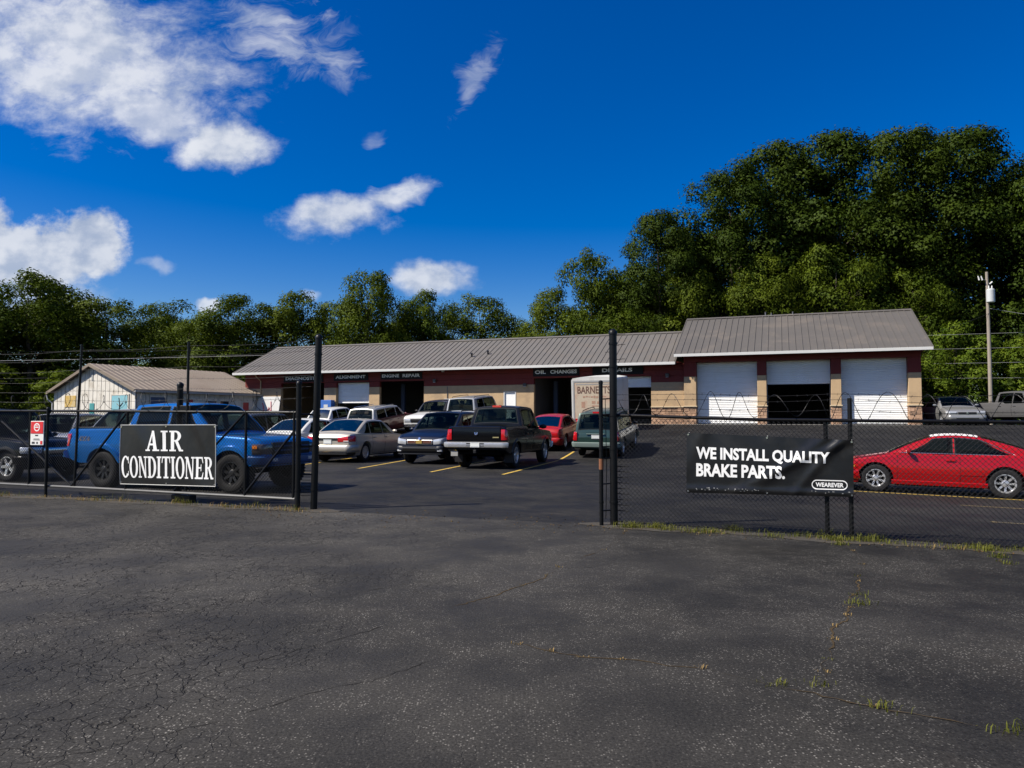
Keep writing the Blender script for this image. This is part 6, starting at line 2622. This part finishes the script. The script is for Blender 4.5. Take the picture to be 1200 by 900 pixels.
def templ(kind):
    if kind in TEMPL:
        return TEMPL[kind]
    out = []
    if kind == 'tall':
        for sd in (1, 2, 3):
            out.append((trunk_mesh(sd, 22, 4, 4.4, .34), crown_mesh(sd, 4.4, 22, 3.6, 130, 400, .26, M_LEAFD, 'tall', (.95, 1.7)), 22, 4.4))
    elif kind == 'round':
        for sd in (11, 12, 13):
            out.append((trunk_mesh(sd, 12, 2, 3.7, .26), crown_mesh(sd, 3.7, 12, 1.0, 85, 360, .23, M_LEAF, 'round', (.85, 1.5)), 12, 3.7))
    else:
        for sd in (21, 22):
            out.append((trunk_mesh(sd, 6, .4, 2.3, .10), crown_mesh(sd, 2.3, 6, .2, 50, 260, .20, M_LEAFB, 'bush', (.5, .9)), 6, 2.3))
    TEMPL[kind] = out
    return out


TREE_N = [0]


def tree(name, label, kind, x, y, top, rad, group):
    tp = templ(kind)
    TREE_N[0] += 1
    k = TREE_N[0]
    trm, crm, H, Rx = tp[k % len(tp)]
    base = gz(x, y) - .05
    o = thing(name, label, 'tree' if kind != 'bush' else 'bush', (x, y, base), (k * 2.4) % 6.28, group)
    o.scale = (rad / Rx, rad / Rx, (top - base) / H)
    link('trunk', trm, o)
    link('crown', crm, o)
    return o


ORD = ['first', 'second', 'third', 'fourth', 'fifth', 'sixth', 'seventh', 'eighth', 'ninth', 'tenth', 'eleventh', 'twelfth', 'thirteenth', 'fourteenth']
left = [(-45, 60, 13.2, 4.8), (-39.2, 60, 13.3, 4.2), (-33.8, 62, 11.4, 3.6), (-38.5, 82, 14.2, 4.6), (-28.6, 66, 10.6, 3.2), (-24.6, 66, 12.4, 3.7), (-20.2, 68, 13.0, 3.7), (-16.2, 70, 12.6, 3.4),
        (-12.9, 66, 14.6, 3.2), (-9.9, 71, 12.6, 3.2), (-7.4, 68, 13.3, 2.5), (-3.2, 70, 13.1, 3.4), (.8, 88, 13.2, 3.3)]
left.sort(key=lambda a: a[0] / a[1])
for i, a in enumerate(left):
    tree('broadleaf_tree', 'rounded broadleaf tree behind the shed and wing, %s from the left' % ORD[i], 'round', *a, 'tree row behind the shed and wing')
right = [(3.6, 62, 12.4, 2.5), (6.4, 60, 15.0, 2.8), (9.2, 62, 13.6, 2.6), (11.7, 59, 17.9, 2.8), (14.6, 62, 17.2, 3.2), (18.1, 60.5, 22.0, 4.0), (22.6, 63, 24.8, 4.6), (27.4, 61.5, 25.0, 4.8), (32.0, 59.5, 24.8, 4.6),
         (36.8, 60, 25.0, 4.6), (40.9, 57, 21.6, 4.0), (45.5, 59, 24, 4.4)]
for i, a in enumerate(right):
    tree('tall_tree', 'tall dark-green tree of the high stand behind the shop, %s from its low end' % ORD[i], 'tall' if a[2] > 17 else 'round', *a, 'high tree stand behind the shop')
front = [(8.4, 57.5, 10.5, 2.6), (14.2, 58, 13.0, 2.9), (19.6, 57.2, 14.0, 3.0), (25.0, 57, 15.0, 3.2), (30.6, 56.5, 13.0, 2.8)]
for i, a in enumerate(front):
    tree('broadleaf_tree', 'lower leafy tree tucked under the high stand just behind the roof, %s from the left' % ORD[i], 'round', *a, 'lower trees behind the shop roof')
deep = [(12, 70, 15, 4.2), (20, 71, 19, 4.6), (28, 72, 22.5, 4.8), (36, 70, 23, 4.8), (43, 68, 23, 4.8), (-30.5, 74, 11.2, 4.2), (-44, 70, 14, 5), (-52, 60, 12, 5), (-56, 52, 12, 5)]
for i, a in enumerate(deep):
    tree('broadleaf_tree', 'background tree filling gaps deep in the stand, %s of them' % ORD[i], 'tall' if a[2] > 16 else 'round', *a, 'background trees deep in the stand')
bush = [(27.6, 50.6, 6.9, 2.2, 'bright green bush just past the end of the shop'), (30.9, 51.2, 8.0, 2.3, 'largest bright green bush, behind the utility pole'), (34.9, 50.6, 6.9, 2.4, 'bright green bush right of the utility pole'),
        (38.8, 49.6, 5.4, 2.1, 'bright green bush behind the grey crew pickup'), (-34.0, 55.5, 5.0, 2.4, 'leafy bush by the far corner of the shed'), (-38.5, 54.0, 5.6, 2.6, 'leafy bush at the left edge beyond the cars')]
for x, y, tp_, rd_, lb in bush:
    tree('leafy_bush', lb, 'bush', x, y, tp_, rd_, 'bushes along the lot edge')

# dark undergrowth below the trees
rng = np.random.default_rng(5)
n = 22000
ss = rng.uniform(-52, 48, n)
ok = []
tt = np.where(ss < -6, rng.uniform(57, 66, n), rng.uniform(56.5, 64, n))
tt = np.where(ss > 8, rng.uniform(56, 64, n), tt)
tt = np.where(ss < -38, rng.uniform(46, 60, n), tt)
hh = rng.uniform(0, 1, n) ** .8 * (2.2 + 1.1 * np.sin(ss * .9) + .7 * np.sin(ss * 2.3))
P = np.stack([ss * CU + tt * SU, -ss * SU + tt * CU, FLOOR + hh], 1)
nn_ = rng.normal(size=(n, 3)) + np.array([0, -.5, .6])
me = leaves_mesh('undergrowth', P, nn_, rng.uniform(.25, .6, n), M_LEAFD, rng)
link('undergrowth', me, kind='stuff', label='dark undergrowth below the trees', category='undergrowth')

# ================================================================== WEEDS
M_WEED = leaf_mat('weed_green', (0.050, 0.066, 0.012), (0.135, 0.140, 0.028), .2)
M_STRAW = leaf_mat('dry_straw', (0.16, 0.11, 0.045), (0.34, 0.24, 0.10), .2)


def weeds(name, label, spots, m, seed):
    """spots: (x, y, spread, count, height)"""
    rng = np.random.default_rng(seed)
    V, F = [], []
    for x, y, sp_, c, h in spots:
        for _ in range(c):
            px, py = x + rng.normal() * sp_, y + rng.normal() * sp_ * .6
            z = gz(px, py)
            hh = h * rng.uniform(.3, 1.15)
            an = rng.uniform(0, 6.28)
            ln = rng.uniform(.3, 1.0)
            dx, dy = math.cos(an), math.sin(an)
            w = rng.uniform(.0016, .0038)
            o = len(V)
            wx, wy = -dy * w, dx * w
            V += [(px - wx, py - wy, z), (px + wx, py + wy, z), (px + dx * hh * .25 * ln - wx, py + dy * hh * .25 * ln - wy, z + hh * .6), (px + dx * hh * .25 * ln + wx, py + dy * hh * .25 * ln + wy, z + hh * .6),
                  (px + dx * hh * .8 * ln, py + dy * hh * .8 * ln, z + hh * (1 - .35 * ln))]
            F += [(o, o + 1, o + 3, o + 2), (o + 2, o + 3, o + 4)]
    me = bpy.data.meshes.new(name)
    me.from_pydata(V, [], F)
    me.materials.append(m)
    link(name, me, kind='stuff', label=label, category='weeds')


rw = random.Random(21)
sp1, sp2 = [], []
s_ = -2.2
while s_ < 9:
    x, y = xy(s_, 11.0 + rw.uniform(-.10, .12))
    dens = 1.0 if (math.sin(s_ * 2.7) + math.sin(s_ * 6.1 + 1)) > -.35 else .25
    sp1.append((x, y, .09, int(75 * dens * rw.uniform(.5, 1.4)), rw.uniform(.06, .15)))
    if rw.random() < .35:
        sp2.append((x, y - .05, .12, 16, rw.uniform(.03, .07)))
    s_ += .16
for x, y, c, h in ((1.75, 11.0, 90, .10), (2.1, 10.95, 110, .11), (4.38, 10.4, 120, .14), (4.32, 10.05, 90, .10), (4.26, 9.75, 60, .07), (6.0, 9.45, 90, .10), (5.85, 9.0, 70, .08), (5.7, 8.6, 30, .06), (3.05, 6.55, 45, .07), (3.2, 6.9, 25, .05),
                   (1.6, 4.55, 26, .05), (2.05, 4.2, 30, .06), (2.55, 3.9, 30, .07), (2.9, 3.75, 46, .09), (1.85, 4.55, 20, .05), (3.2, 10.85, 160, .13)):
    sp1.append((x, y, .055, c, h))
for path in CRACKS[:4]:
    for q in path[::4]:
        if rw.random() < .5:
            (sp2 if rw.random() < .7 else sp1).append((q[0], q[1], .025, 9, rw.uniform(.012, .035)))
weeds('weeds', 'green weeds along the foot of the right fence and in the cracks', sp1, M_WEED, 3)
weeds('dry_grass', 'dry straw-coloured grass along the right fence and cracks', sp2, M_STRAW, 4)
sp1, sp2 = [], []
s_ = -20
while s_ < -7.6:
    x, y = xy(s_, 11.05 + rw.uniform(-.12, .10))
    if rw.random() < .55:
        sp1.append((x, y, .09, int(20 * rw.uniform(.4, 1.4)), rw.uniform(.06, .20)))
    if rw.random() < .6:
        sp2.append((x, y - .04, .10, 24, rw.uniform(.04, .15)))
    s_ += .17
def litter(name, label, spans, n, seed):
    """dead leaves and grit blown against the fence foot"""
    rng = np.random.default_rng(seed)
    P_, N_, S_ = [], [], []
    for s0_, s1_, t0_, sd_ in spans:
        for _ in range(n):
            x_, y_ = xy(rng.uniform(s0_, s1_), t0_ + rng.normal() * sd_)
            P_.append((x_, y_, gz(x_, y_) + .012))
            N_.append((rng.normal() * .35, rng.normal() * .35, 1))
            S_.append(rng.uniform(.012, .042))
    me_ = leaves_mesh(name, np.array(P_), np.array(N_), np.array(S_), leaf_mat('dead_leaf', (.035, .022, .010), (.13, .085, .035), .05), rng)
    link(name, me_, kind='stuff', label=label, category='litter')


litter('leaf_litter', 'dead leaves and grit along the foot of the two fences', [(-20, -7.4, 10.98, .16), (-2.9, 8.5, 10.95, .17), (-9, -2.0, 10.9, .5)], 420, 9)
weeds('weeds', 'green weeds under the sliding gate', sp1, M_WEED, 6)
weeds('dry_grass', 'dry straw-coloured grass under the sliding gate', sp2, M_STRAW, 7)
